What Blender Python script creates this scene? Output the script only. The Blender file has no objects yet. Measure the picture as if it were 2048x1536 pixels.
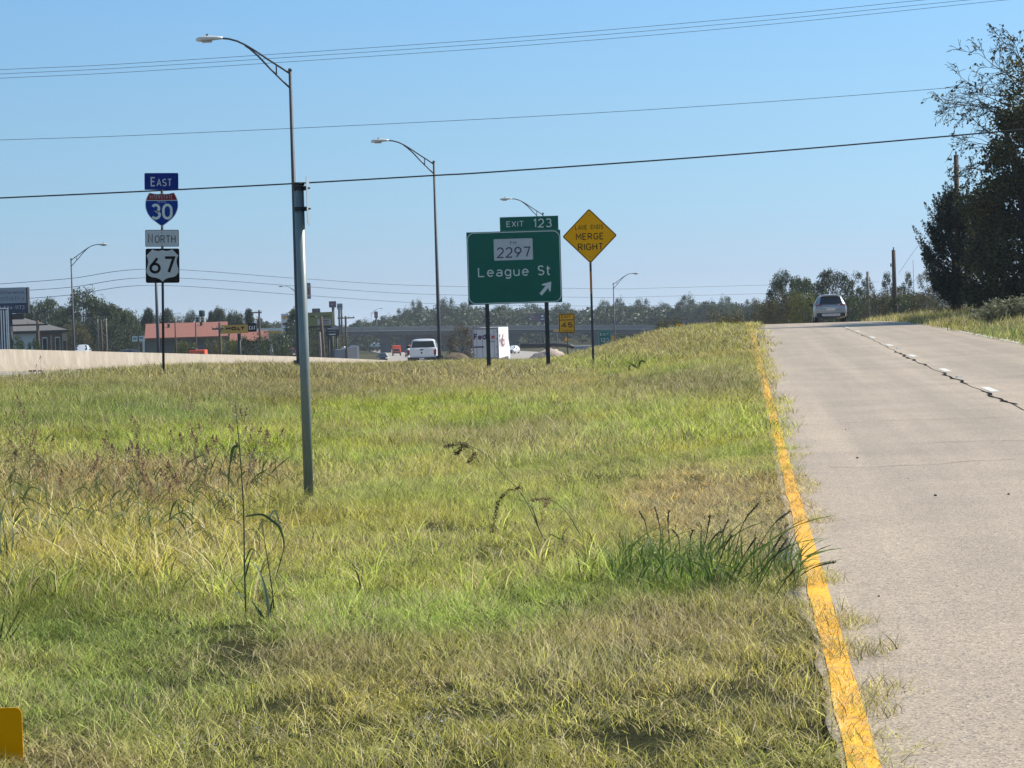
import bpy, math, random
import numpy as np
from mathutils import Vector, Matrix, Euler

# ------------------------------------------------------------------ camera, sky, sun, exposure
SC = bpy.context.scene
F = 4400.0                      # focal length in pixels of the 2048 wide photograph
ROLL = math.radians(1.7)
PITCH = math.atan(128 / F)
EYE = 1.72
cam = bpy.data.cameras.new('camera')
cam.sensor_width = 36.0
cam.lens = F / 2048 * 36.0
cam.clip_start = 0.5
cam.clip_end = 9000
cam_o = bpy.data.objects.new('camera', cam)
SC.collection.objects.link(cam_o)
cam_o.matrix_world = Matrix.Translation((0, 0, EYE)) @ Matrix.Rotation(math.pi / 2 - PITCH, 4, 'X') @ Matrix.Rotation(-ROLL, 4, 'Z')
SC.camera = cam_o

SUN_AZ, SUN_EL = math.radians(68), math.radians(44)      # azimuth clockwise from the view axis
SDIR = Vector((math.sin(SUN_AZ) * math.cos(SUN_EL), math.cos(SUN_AZ) * math.cos(SUN_EL), math.sin(SUN_EL)))
W = bpy.data.worlds.new('World')
SC.world = W
W.use_nodes = True
wn = W.node_tree
bg = wn.nodes['Background']
sky = wn.nodes.new('ShaderNodeTexSky')
sky.sky_type = 'NISHITA'
sky.sun_disc = False
sky.sun_elevation = SUN_EL
sky.sun_rotation = SUN_AZ
sky.altitude = 100
sky.air_density = 1.0
sky.dust_density = 0.25
sky.ozone_density = 2.4
tc_ = wn.nodes.new('ShaderNodeTexCoord')
lift = wn.nodes.new('ShaderNodeVectorMath')          # clear dry air: less of the yellow haze low down
lift.operation = 'MULTIPLY_ADD'
lift.inputs[1].default_value = (1, 1, 1.4)
lift.inputs[2].default_value = (0, 0, .2)
wn.links.new(tc_.outputs['Generated'], lift.inputs[0])
wn.links.new(lift.outputs['Vector'], sky.inputs['Vector'])
sepz = wn.nodes.new('ShaderNodeSeparateXYZ')
wn.links.new(tc_.outputs['Generated'], sepz.inputs[0])
hz = wn.nodes.new('ShaderNodeValToRGB')              # colour balance of the sky from the horizon up
hz.color_ramp.elements[0].position = 0.0
hz.color_ramp.elements[1].position = 0.145
SKYBAL = [(0.016, (1.088, .893, .728)), (0.053, (1.053, 1.053, .853)), (0.097, (1.043, 1.139, .965)), (0.142, (.99, 1.197, 1.094))]
hz.color_ramp.elements[0].position, hz.color_ramp.elements[0].color = SKYBAL[0][0], (*SKYBAL[0][1], 1)
hz.color_ramp.elements[1].position, hz.color_ramp.elements[1].color = SKYBAL[3][0], (*SKYBAL[3][1], 1)
for p_, c_ in SKYBAL[1:3]:
    hz.color_ramp.elements.new(p_).color = (*c_, 1)
wn.links.new(sepz.outputs['Z'], hz.inputs['Fac'])
bal = wn.nodes.new('ShaderNodeVectorMath')
bal.operation = 'MULTIPLY'
wn.links.new(sky.outputs['Color'], bal.inputs[0])
wn.links.new(hz.outputs['Color'], bal.inputs[1])
wn.links.new(bal.outputs['Vector'], bg.inputs['Color'])
bg.inputs['Strength'].default_value = 0.126
sl = bpy.data.lights.new('sun', 'SUN')
sl.energy = 4.9
sl.angle = math.radians(0.5)
sl.color = (1.0, 0.95, 0.87)
so = bpy.data.objects.new('sun', sl)
SC.collection.objects.link(so)
so.location = (0, 0, 60)
so.rotation_euler = (-SDIR).to_track_quat('-Z', 'Y').to_euler()
SC.view_settings.view_transform = 'Standard'
SC.view_settings.look = 'None'
SC.view_settings.exposure = 0.55
SC.view_settings.gamma = 1.0
SC.cycles.max_bounces = 6
SC.cycles.transparent_max_bounces = 6
SC.cycles.volume_bounces = 0

rnd = random.Random(7)
RNG = np.random.default_rng(11)
COL = SC.collection

# ------------------------------------------------------------------ survey helpers: sight lines to real places
CR, SR = math.cos(ROLL), math.sin(ROLL)
CP, SP = math.cos(PITCH), math.sin(PITCH)

def ray(px, py):
    dx, dy = px - 1024.0, py - 768.0
    x = dx * CR - dy * SR
    y = dx * SR + dy * CR
    vx, vy, vz = x / F, 1.0, -y / F
    vy, vz = vy * CP + vz * SP, -vy * SP + vz * CP
    return vx / vy, vz / vy

def at(px, py, d):
    a, b = ray(px, py)
    return Vector((a * d, d, EYE + b * d))

def pix(x, y, z):
    """photo pixel of world points (numpy)"""
    z = z - EYE
    yc = y * CP - z * SP
    zc = y * SP + z * CP
    u = x / yc * F
    v = -zc / yc * F
    return 1024 + u * CR + v * SR, 768 - u * SR + v * CR

# ------------------------------------------------------------------ the lie of the land
DIRX, _b = ray(1480, 575)
SLOPE = 0.01167
T_LEFT, T_YEL, T_DASH, T_WHITE, T_RIGHT = 0.30, 0.45, 4.05, 7.45, 7.95

def zr(y):
    """height of the ramp road at distance y"""
    y = np.asarray(y, float)
    a = SLOPE * np.minimum(y, 80)
    t = np.clip(y - 80, 0, 170)
    return a + SLOPE * t - t * t * 0.000205

def xr(y, t):
    return DIRX * y + t

BAR = [(40, -27.5), (60, -25.7), (80, -23.65), (95, -22.05), (157, -15.42), (217, -9.4), (262, -7.0)]
FWZ = [(0, .5), (60, .4), (81, .25), (95, .12), (157, -1.42), (217, -3.08), (300, -4.4), (400, -5.2), (480, -5.5), (600, -6.2), (900, -7.5), (3000, -9)]
EB_L = [(40, -27.2), (60, -25.5), (95, -21.9), (157, -15.2), (217, -9.2), (262, -6.8), (300, -3.5), (400, -3.0), (480, -6.0), (600, -16), (760, -32)]
EB_R = [(40, -19), (60, -18.2), (80, -17), (95, -14), (121, -9.2), (157, -3.2), (217, 3.4), (300, 10.5), (400, 11.5), (480, 7.0), (600, -4), (760, -20)]
WB_L = [(40, -42), (60, -40), (95, -36.5), (157, -30), (217, -25), (300, -24.5), (400, -25), (480, -28.5), (600, -36), (760, -52)]
WB_R = [(40, -28.2), (60, -26.4), (95, -22.7), (157, -16.1), (217, -11.5), (300, -12), (400, -12.5), (480, -16), (600, -24), (760, -40)]

def ip(tab, y):
    return np.interp(y, [a for a, b in tab], [b for a, b in tab])

CP_ = []
for y in (6, 12, 20, 30, 45, 60, 80, 95, 110, 130, 160, 200, 250):
    CP_.append((float(xr(y, T_LEFT)), y, float(zr(y)) - .02))
    CP_.append((float(xr(y, 8.4)), y, float(zr(y)) - .02))
for y, t, h in ((20, 11, .05), (45, 11, .12), (70, 11, .25), (95, 11.5, .3), (110, 11.5, .2), (45, 18, .8), (70, 18, 1.0), (95, 18, .9), (120, 14, .5), (150, 14, .3), (120, 25, 1.), (200, 30, .3), (250, 40, 0)):
    CP_.append((float(xr(y, t)), y, float(zr(y)) + h))
CP_ += [(-2.11, 22.5, -.08), (-2.1, 9.1, -.08), (-1, 7, -.05), (-.5, 15, -.1), (-4, 15, -.12), (-5.5, 24, -.1), (-7, 30, -.05), (-9, 40, .12), (-3, 40, -.12), (-1.1, 39.5, -.15),
        (2.0, 40, -.02), (-9.65, 61, .40), (-4, 60, .1), (-14, 70, .22), (-16.5, 76, .02), (-7.84, 81, .12), (-.98, 94, -.52), (1.58, 94, -.52), (2.6, 69.5, .08), (0, 75, -.1),
        (-3.92, 121, -.62), (-4, 104, -.42), (-7, 98, -.2), (-9, 108, -.4), (9.6, 104, 1.08), (8.2, 100, .66), (7.4, 100, .38), (4.7, 100, -.28), (9, 130, .75), (5, 130, -.25), (0, 140, -1.0), (2, 112, -.7), (4, 112, -.5), (6, 115, -.2), (8, 118, .25), (2, 125, -.9), (6, 140, -.6), (-1, 120, -.6), (2.9, 176, -1.7), (6, 165, -1.75), (8, 217, -2.6), (14, 300, -4.2),
        (-20, 20, .2), (-16, 40, .3), (-20, 60, .2)]
for y in (60, 81, 95, 121, 157, 217, 262, 300, 400, 480, 600):
    z = float(ip(FWZ, y)) - .1
    for tab in (EB_L, EB_R, WB_L, WB_R):
        CP_.append((float(ip(tab, y)), y, z))
for y in (60, 100, 160, 220, 300, 400, 500, 650):
    z = float(ip(FWZ, y)) - .2
    CP_ += [(-.3 * y - 30, y, z), (-.6 * y - 30, y, z)]
CP_ += [(.12 * y + 12, y, z) for y, z in ((300, -4.0), (400, -4.5), (500, -5), (650, -5))]
CP_ += [(.45 * y + 12, y, z) for y, z in ((60, 2.), (120, 2.), (200, 1.0), (300, 0), (400, -1), (500, -2), (650, -3))]
CP_ += [(x * .9, 900, -5.) for x in (-500, -250, 0, 250, 500)]
CP_ += [(x, 0, z) for x, z in ((-20, .1), (-8, 0), (14, .2), (25, .4))]
CP_ = np.array(CP_)

def warp(x, y):
    yy = np.maximum(y, -12) + 25
    return np.stack([3.2 * np.clip(x / yy, -1.3, 1.3), np.log(np.minimum(yy, 1000))], -1)

def _tps(r2):
    return np.where(r2 > 1e-12, r2 * np.log(np.maximum(r2, 1e-12)), 0) * .5
_P = warp(CP_[:, 0], CP_[:, 1])
_n = len(_P)
_K = _tps(((_P[:, None] - _P[None]) ** 2).sum(-1)) + np.eye(_n) * 3e-4
_A = np.zeros((_n + 3, _n + 3))
_A[:_n, :_n] = _K
_A[:_n, _n] = 1
_A[:_n, _n + 1:] = _P
_A[_n:, :_n] = _A[:_n, _n:].T
_sol = np.linalg.solve(_A, np.concatenate([CP_[:, 2], [0, 0, 0]]))

def _corr(h, x, y, lo, hi, zc, soft, on):
    d = np.maximum(np.maximum(lo - x, x - hi), 0)
    w = np.clip(1 - d / soft, 0, 1)
    w = w * w * (3 - 2 * w) * on
    return h * (1 - w) + zc * w

def H(x, y):
    x = np.atleast_1d(np.asarray(x, float))
    y = np.atleast_1d(np.asarray(y, float))
    out = np.empty(len(x))
    for i in range(0, len(x), 20000):
        q = warp(x[i:i + 20000], y[i:i + 20000])
        k = _tps(((q[:, None] - _P[None]) ** 2).sum(-1))
        out[i:i + 20000] = k @ _sol[:_n] + _sol[_n] + q @ _sol[_n + 1:]
    out = out + .05 * np.sin(x * 1.3 + y * .31) * np.sin(y * .55 + x * .2) * np.clip(1 - y / 300, 0, 1)
    fz = ip(FWZ, y)
    on = ((y > 50) & (y < 800)).astype(float)
    out = _corr(out, x, y, ip(EB_L, y), ip(EB_R, y) - .3, fz - .15, 2.5 + y * .004, on)
    out = _corr(out, x, y, ip(WB_L, y), ip(WB_R, y), fz - .15, 2.5 + y * .004, on)
    t = x - DIRX * y
    out = _corr(out, t, y, T_LEFT, T_RIGHT, zr(y) - .018 - .0009 * y, .55 + .012 * y, (y < 240).astype(float))
    return out

def h1(x, y):
    return float(H([x], [y])[0])

def ground_at(px, py, dmax=400):
    """where the sight line through a photo pixel meets the ground"""
    a, b = ray(px, py)
    d = np.concatenate([np.arange(6, 60, .1), np.arange(60, dmax, .5)])
    g = EYE + b * d - H(a * d, d)
    i = np.argmax(g < 0)
    if g[i] >= 0:
        i = len(d) - 1
    dd = d[i]
    return Vector((a * dd, dd, h1(a * dd, dd)))

# ------------------------------------------------------------------ materials
MATS = {}

def nn(nt, typ, **kw):
    n = nt.nodes.new(typ)
    for k, v in kw.items():
        setattr(n, k, v)
    return n

def mat(name, col, rough=.6, metal=0., var=.12, scale=6., bump=0., spec=.5, dirt=None, dscale=1.5, damt=.5):
    """a plain painted / metal / stone surface with uneven colour, wear and a little relief"""
    if name in MATS:
        return MATS[name]
    m = bpy.data.materials.new(name)
    m.use_nodes = True
    nt = m.node_tree
    b = nt.nodes['Principled BSDF']
    tc = nn(nt, 'ShaderNodeTexCoord')
    nz = nn(nt, 'ShaderNodeTexNoise')
    nz.inputs['Scale'].default_value = scale
    nz.inputs['Detail'].default_value = 5
    nt.links.new(tc.outputs['Object'], nz.inputs['Vector'])
    rp = nn(nt, 'ShaderNodeValToRGB')
    rp.color_ramp.elements[0].position = .3
    rp.color_ramp.elements[1].position = .7
    rp.color_ramp.elements[0].color = (*[max(0, c * (1 - var)) for c in col], 1)
    rp.color_ramp.elements[1].color = (*[min(1, c * (1 + var)) for c in col], 1)
    nt.links.new(nz.outputs['Fac'], rp.inputs['Fac'])
    out = rp.outputs['Color']
    if dirt:
        n2 = nn(nt, 'ShaderNodeTexNoise')
        n2.inputs['Scale'].default_value = dscale
        n2.inputs['Detail'].default_value = 8
        n2.inputs['Roughness'].default_value = .65
        mp = nn(nt, 'ShaderNodeMapping')
        mp.inputs['Scale'].default_value = (1, 1, .25)
        nt.links.new(tc.outputs['Object'], mp.inputs['Vector'])
        nt.links.new(mp.outputs['Vector'], n2.inputs['Vector'])
        r2 = nn(nt, 'ShaderNodeValToRGB')
        r2.color_ramp.elements[0].position = .5
        r2.color_ramp.elements[1].position = .72
        r2.color_ramp.elements[0].color = (0, 0, 0, 1)
        r2.color_ramp.elements[1].color = (damt, damt, damt, 1)
        nt.links.new(n2.outputs['Fac'], r2.inputs['Fac'])
        mx = nn(nt, 'ShaderNodeMix', data_type='RGBA')
        nt.links.new(r2.outputs['Color'], mx.inputs['Factor'])
        nt.links.new(out, mx.inputs['A'])
        mx.inputs['B'].default_value = (*dirt, 1)
        out = mx.outputs['Result']
    nt.links.new(out, b.inputs['Base Color'])
    b.inputs['Roughness'].default_value = rough
    b.inputs['Metallic'].default_value = metal
    b.inputs['Specular IOR Level'].default_value = spec
    if bump:
        bp = nn(nt, 'ShaderNodeBump')
        bp.inputs['Strength'].default_value = bump
        bp.inputs['Distance'].default_value = .02
        nt.links.new(nz.outputs['Fac'], bp.inputs['Height'])
        nt.links.new(bp.outputs['Normal'], b.inputs['Normal'])
    MATS[name] = m
    return m

def leaf_mat(name, dark, light, trans=.35, alt=None, altp=.0, objvar=.25):
    """leaves: every leaf its own tone between two greens, a few turned to a third colour"""
    if name in MATS:
        return MATS[name]
    m = bpy.data.materials.new(name)
    m.use_nodes = True
    nt = m.node_tree
    b = nt.nodes['Principled BSDF']
    out = nt.nodes['Material Output']
    a = nn(nt, 'ShaderNodeAttribute', attribute_name='tone')
    rp = nn(nt, 'ShaderNodeValToRGB')
    rp.color_ramp.elements[0].color = (*dark, 1)
    rp.color_ramp.elements[1].color = (*light, 1)
    if alt:
        e = rp.color_ramp.elements.new(1 - altp)
        e.color = (*light, 1)
        rp.color_ramp.elements[2].color = (*alt, 1)
    nt.links.new(a.outputs['Fac'], rp.inputs['Fac'])
    oi = nn(nt, 'ShaderNodeObjectInfo')
    mr = nn(nt, 'ShaderNodeMapRange')
    mr.inputs['To Min'].default_value = 1 - objvar
    mr.inputs['To Max'].default_value = 1 + objvar
    nt.links.new(oi.outputs['Random'], mr.inputs['Value'])
    vm = nn(nt, 'ShaderNodeVectorMath', operation='SCALE')
    nt.links.new(rp.outputs['Color'], vm.inputs[0])
    nt.links.new(mr.outputs['Result'], vm.inputs['Scale'])
    nt.links.new(vm.outputs['Vector'], b.inputs['Base Color'])
    b.inputs['Roughness'].default_value = .55
    b.inputs['Specular IOR Level'].default_value = .3
    t = nn(nt, 'ShaderNodeBsdfTranslucent')
    nt.links.new(vm.outputs['Vector'], t.inputs['Color'])
    mx = nn(nt, 'ShaderNodeMixShader')
    mx.inputs['Fac'].default_value = trans
    nt.links.new(b.outputs[0], mx.inputs[1])
    nt.links.new(t.outputs[0], mx.inputs[2])
    nt.links.new(mx.outputs[0], out.inputs['Surface'])
    MATS[name] = m
    return m

def glass_mat(name, col=(.012, .014, .016)):
    m = mat(name, col, rough=.06, var=.05, spec=.6)
    return m

# ------------------------------------------------------------------ mesh helpers
class MB:
    def __init__(s):
        s.v, s.f, s.m = [], [], []

    def box(s, x0, x1, y0, y1, z0, z1, top=1., topy=1.):
        cx, cy = (x0 + x1) / 2, (y0 + y1) / 2
        i = len(s.v)
        for z, k, ky in ((z0, 1, 1), (z1, top, topy)):
            for x, y in ((x0, y0), (x1, y0), (x1, y1), (x0, y1)):
                s.v.append((cx + (x - cx) * k, cy + (y - cy) * ky, z))
        s.f += [(i, i + 3, i + 2, i + 1), (i + 4, i + 5, i + 6, i + 7)]
        for k in range(4):
            s.f.append((i + k, i + (k + 1) % 4, i + 4 + (k + 1) % 4, i + 4 + k))
        return s

    def tube(s, pts, rad, n=8, cap=True):
        """swept round bar; rad a number or one per point"""
        pts = [Vector(p) for p in pts]
        R = [rad] * len(pts) if isinstance(rad, (int, float)) else list(rad)
        i0 = len(s.v)
        up = Vector((0, 0, 1))
        for k, p in enumerate(pts):
            d = (pts[min(k + 1, len(pts) - 1)] - pts[max(k - 1, 0)]).normalized()
            ref = up if abs(d.z) < .9 else Vector((0, 1, 0))
            a = d.cross(ref).normalized()
            b = d.cross(a)
            for j in range(n):
                q = 2 * math.pi * j / n
                s.v.append(tuple(p + (a * math.cos(q) + b * math.sin(q)) * R[k]))
        for k in range(len(pts) - 1):
            for j in range(n):
                s.f.append((i0 + k * n + j, i0 + k * n + (j + 1) % n, i0 + (k + 1) * n + (j + 1) % n, i0 + (k + 1) * n + j))
        if cap:
            s.f.append(tuple(i0 + j for j in reversed(range(n))))
            s.f.append(tuple(i0 + (len(pts) - 1) * n + j for j in range(n)))
        return s

    def plate(s, outline, y0, y1):
        """flat shape given as (x, z) outline, thick from y0 (front) to y1"""
        i = len(s.v)
        n = len(outline)
        for y in (y0, y1):
            for x, z in outline:
                s.v.append((x, y, z))
        s.f.append(tuple(i + j for j in range(n)))
        s.f.append(tuple(i + n + j for j in reversed(range(n))))
        for j in range(n):
            s.f.append((i + j, i + n + j, i + n + (j + 1) % n, i + (j + 1) % n))
        return s

    def ring(s, out, inn, y0, y1):
        """frame between two outlines with equal point counts"""
        i = len(s.v)
        n = len(out)
        for y in (y0, y1):
            for o in (out, inn):
                for x, z in o:
                    s.v.append((x, y, z))
        for j in range(n):
            k = (j + 1) % n
            s.f.append((i + j, i + k, i + n + k, i + n + j))
            s.f.append((i + 2 * n + j, i + 3 * n + j, i + 3 * n + k, i + 2 * n + k))
            s.f.append((i + n + j, i + n + k, i + 3 * n + k, i + 3 * n + j))
            s.f.append((i + j, i + 2 * n + j, i + 2 * n + k, i + k))
        return s

    def loft(s, rings, cap=True):
        i0 = len(s.v)
        n = len(rings[0])
        for r in rings:
            s.v += [tuple(p) for p in r]
        for k in range(len(rings) - 1):
            for j in range(n):
                s.f.append((i0 + k * n + j, i0 + k * n + (j + 1) % n, i0 + (k + 1) * n + (j + 1) % n, i0 + (k + 1) * n + j))
        if cap:
            s.f.append(tuple(i0 + j for j in reversed(range(n))))
            s.f.append(tuple(i0 + (len(rings) - 1) * n + j for j in range(n)))
        return s

    def quad(s, a, b, c, d):
        i = len(s.v)
        s.v += [tuple(a), tuple(b), tuple(c), tuple(d)]
        s.f.append((i, i + 1, i + 2, i + 3))
        return s

    def mesh(s, name, m, smooth=False):
        me = bpy.data.meshes.new(name)
        me.from_pydata(s.v, [], s.f)
        me.validate()
        if m:
            me.materials.append(m)
        if smooth:
            me.polygons.foreach_set('use_smooth', [True] * len(me.polygons))
        me.update()
        return me

    def build(s, name, m, parent=None, smooth=False, bevel=0.):
        return link(name, s.mesh(name, m, smooth), parent, bevel)

def link(name, me, parent=None, bevel=0.):
    o = bpy.data.objects.new(name, me)
    COL.objects.link(o)
    if parent:
        o.parent = parent
    if bevel:
        b = o.modifiers.new('edge', 'BEVEL')
        b.width = bevel
        b.segments = 2
        b.limit_method = 'ANGLE'
    return o

def thing(name, label, cat, loc=(0, 0, 0), rotz=0., group=None):
    o = bpy.data.objects.new(name, None)
    o.empty_display_size = .2
    COL.objects.link(o)
    o.location = loc
    o.rotation_euler = (0, 0, rotz)
    tag(o, label, cat, group)
    return o

def tag(o, label, cat=None, group=None):
    o['label'] = label
    if cat:
        o['category'] = cat
    if group:
        o['group'] = group
    return o

def setting(o, kind='structure', label=None):
    o['kind'] = kind
    if label:
        o['label'] = label
    return o

def copy_tree(o, parent=None):
    c = o.copy()
    COL.objects.link(c)
    if parent:
        c.parent = parent
    for ch in list(o.children):
        copy_tree(ch, c)
    return c

def fast_mesh(name, V, faces, m, tone=None, smooth=False):
    """faces: (n, k) index array"""
    me = bpy.data.meshes.new(name)
    V = np.asarray(V, np.float32)
    faces = np.asarray(faces, np.int32)
    k = faces.shape[1]
    me.vertices.add(len(V))
    me.vertices.foreach_set('co', V.ravel())
    me.loops.add(faces.size)
    me.loops.foreach_set('vertex_index', faces.ravel())
    me.polygons.add(len(faces))
    me.polygons.foreach_set('loop_start', np.arange(0, faces.size, k, dtype=np.int32))
    me.polygons.foreach_set('loop_total', np.full(len(faces), k, np.int32))
    if smooth:
        me.polygons.foreach_set('use_smooth', np.ones(len(faces), bool))
    if tone is not None:
        at_ = me.attributes.new('tone', 'FLOAT', 'FACE')
        at_.data.foreach_set('value', np.asarray(tone, np.float32))
    if m:
        me.materials.append(m)
    me.update(calc_edges=True)
    return me

def rrect(x0, x1, z0, z1, r, n=5):
    pts = []
    for cx, cz, a0 in ((x1 - r, z0 + r, -90), (x1 - r, z1 - r, 0), (x0 + r, z1 - r, 90), (x0 + r, z0 + r, 180)):
        for k in range(n + 1):
            a = math.radians(a0 + 90 * k / n)
            pts.append((cx + r * math.cos(a), cz + r * math.sin(a)))
    return pts

def arc(cx, cy, rx, ry, a0, a1, n=9):
    return [(cx + rx * math.cos(math.radians(a0 + (a1 - a0) * k / n)), cy + ry * math.sin(math.radians(a0 + (a1 - a0) * k / n))) for k in range(n + 1)]

# single-line road-sign alphabet: strokes on a cap height of 1, then the width
GL = {
    'A': ([[(0, 0), (.33, 1), (.66, 0)], [(.12, .32), (.54, .32)]], .66),
    'C': ([arc(.32, .68, .31, .32, 35, 180) + arc(.32, .32, .31, .32, 180, 325)], .6),
    'D': ([[(0, 0), (0, 1), (.28, 1)] + arc(.28, .66, .30, .34, 90, 0, 6) + arc(.28, .34, .30, .34, 0, -90, 6) + [(0, 0)]], .58),
    'E': ([[(.5, 1), (0, 1), (0, 0), (.5, 0)], [(0, .52), (.42, .52)]], .5),
    'F': ([[(.5, 1), (0, 1), (0, 0)], [(0, .52), (.42, .52)]], .5),
    'G': ([arc(.32, .68, .31, .32, 30, 180) + arc(.32, .32, .31, .32, 180, 350) + [(.63, .46), (.36, .46)]], .63),
    'H': ([[(0, 0), (0, 1)], [(.58, 0), (.58, 1)], [(0, .52), (.58, .52)]], .58),
    'I': ([[(0, 0), (0, 1)]], .0),
    'L': ([[(0, 1), (0, 0), (.5, 0)]], .5),
    'M': ([[(0, 0), (0, 1), (.35, .36), (.70, 1), (.70, 0)]], .70),
    'N': ([[(0, 0), (0, 1), (.58, 0), (.58, 1)]], .58),
    'O': ([arc(.32, .66, .32, .34, 0, 180, 12) + arc(.32, .34, .32, .34, 180, 360, 12) + [(.64, .66)]], .64),
    'P': ([[(0, 0), (0, 1), (.3, 1)] + arc(.3, .74, .28, .26, 90, -90, 10) + [(0, .48)]], .58),
    'R': ([[(0, 0), (0, 1), (.3, 1)] + arc(.3, .74, .28, .26, 90, -90, 10) + [(0, .48)], [(.28, .48), (.60, 0)]], .60),
    'S': ([arc(.29, .745, .27, .255, 30, 270, 12) + arc(.29, .25, .29, .25, 90, -150, 12)], .58),
    'T': ([[(0, 1), (.58, 1)], [(.29, 1), (.29, 0)]], .58),
    'X': ([[(0, 0), (.58, 1)], [(0, 1), (.58, 0)]], .58),
    '0': ([arc(.31, .62, .31, .38, 0, 180, 12) + arc(.31, .38, .31, .38, 180, 360, 12) + [(.62, .62)]], .62),
    '1': ([[(0, .80), (.20, 1), (.20, 0)]], .22),
    '2': ([arc(.29, .71, .28, .29, 165, 0, 10) + arc(.27, .70, .30, .34, 0, -38, 4) + [(0, 0), (.58, 0)]], .58),
    '3': ([arc(.28, .745, .26, .255, 150, -70, 12) + arc(.28, .26, .30, .26, 80, -150, 14)], .58),
    '4': ([[(.46, 0), (.46, 1), (0, .28), (.64, .28)]], .64),
    '5': ([[(.54, 1), (.08, 1), (.03, .50)] + arc(.28, .31, .30, .31, 130, -150, 14)], .58),
    '6': ([[(.46, 1), (.06, .46)] + arc(.30, .30, .30, .30, 150, 510, 18)], .60),
    '7': ([[(0, 1), (.58, 1), (.24, 0)]], .58),
    '9': ([[(.14, 0), (.54, .54)] + arc(.30, .70, .30, .30, -30, 330, 18)], .60),
    'a': ([arc(.24, .48, .22, .22, 145, 0, 7) + [(.46, 0)], arc(.24, .19, .24, .19, 28, 330, 12)], .46),
    'e': ([[(.02, .36), (.50, .36)] + arc(.26, .36, .25, .34, 0, 180, 10) + arc(.26, .36, .25, .36, 180, 318, 8)], .52),
    'g': ([arc(.24, .36, .24, .34, 30, 330, 14), [(.48, .70), (.48, -.06)] + arc(.25, -.06, .23, .22, 0, -150, 8)], .48),
    't': ([[(.14, .98), (.14, .16)] + arc(.30, .16, .16, .16, 180, 290, 6), [(0, .70), (.38, .70)]], .38),
    'u': ([[(0, .70), (0, .24)] + arc(.22, .24, .22, .24, 180, 360, 10), [(.46, .70), (.46, 0)]], .46),
    'd': ([arc(.24, .36, .24, .34, 30, 330, 14), [(.48, 1), (.48, 0)]], .48),
    'i': ([[(0, 0), (0, .70)], [(0, .88), (0, 1.0)]], .0),
    'f': ([arc(.30, .80, .18, .20, 60, 180, 5) + [(.12, 0)], [(0, .66), (.32, .66)]], .36),
    'r': ([[(0, .70), (0, 0)], [(0, .40)] + arc(.20, .46, .20, .24, 180, 60, 5)], .32),
    'n': ([[(0, .70), (0, 0)], [(0, .42)] + arc(.22, .46, .22, .24, 180, 0, 8) + [(.44, 0)]], .44),
    'c': ([arc(.25, .35, .25, .35, 45, 315, 12)], .46),
    's': ([arc(.20, .52, .19, .18, 30, 270, 9) + arc(.20, .17, .20, .17, 90, -150, 9)], .40),
    'y': ([[(0, .70), (.24, 0)], [(.48, .70), (.10, -.30)]], .48),
    '-': ([[(0, .42), (.30, .42)]], .30),
    'x': ([[(0, 0), (.46, .7)], [(0, .7), (.46, 0)]], .46),
}

def ribbon(V, Fc, pts, w, y):
    """constant-width band along a 2-D polyline with mitred corners"""
    P = [Vector((a, b)) for a, b in pts]
    Q = [P[0]]
    for p in P[1:]:
        if (p - Q[-1]).length > 1e-5:
            Q.append(p)
    closed = len(Q) > 3 and (Q[0] - Q[-1]).length < 1e-4
    if closed:
        Q = Q[:-1]
    n = len(Q)
    i0 = len(V)
    for k in range(n):
        a = Q[(k - 1) % n] if (closed or k > 0) else None
        b = Q[(k + 1) % n] if (closed or k < n - 1) else None
        d1 = (Q[k] - a).normalized() if a is not None else (b - Q[k]).normalized()
        d2 = (b - Q[k]).normalized() if b is not None else d1
        n1, n2 = Vector((-d1.y, d1.x)), Vector((-d2.y, d2.x))
        mt = n1 + n2
        if mt.length < 1e-4:
            mt = n1
        mt.normalize()
        s = w / 2 / max(mt.dot(n1), .45)
        for sg in (1, -1):
            q = Q[k] + mt * s * sg
            V.append((q.x, y, q.y))
    m = n if closed else n - 1
    for k in range(m):
        j = (k + 1) % n
        Fc.append((i0 + 2 * k, i0 + 2 * k + 1, i0 + 2 * j + 1, i0 + 2 * j))

def text(name, s, rect, m, parent, y, weight=0., sw=None, gap=.30):
    """sign lettering filling rect = (x0, x1, z0, z1), facing -y"""
    strokes, x = [], 0.
    for ch in s:
        g, w = GL[ch]
        for st in g:
            strokes.append([(a + x, b) for a, b in st])
        x += w + gap
    allp = [p for st in strokes for p in st]
    lx, hx = min(p[0] for p in allp), max(p[0] for p in allp)
    lz, hz = min(p[1] for p in allp), max(p[1] for p in allp)
    x0, x1, z0, z1 = rect
    if sw is None:
        sw = (.112 + weight * 2.2) * (z1 - z0) / max(hz - lz, .8) * 1.0
    kx = (x1 - x0 - sw) / max(hx - lx, 1e-6)
    kz = (z1 - z0 - sw) / max(hz - lz, 1e-6)
    V, Fc = [], []
    for k, st in enumerate(strokes):
        ribbon(V, Fc, [(x0 + sw / 2 + (a - lx) * kx, z0 + sw / 2 + (b - lz) * kz) for a, b in st], sw, y - .0012 * (k % 3))
    me = bpy.data.meshes.new(name)
    me.from_pydata(V, [], Fc)
    me.materials.append(m)
    me.update()
    return link(name, me, parent)

# ------------------------------------------------------------------ ground, roads
def lin(r, g, b):
    f = lambda c: (c / 255 / 12.92) if c / 255 <= .04045 else ((c / 255 + .055) / 1.055) ** 2.4
    return (f(r), f(g), f(b))

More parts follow.
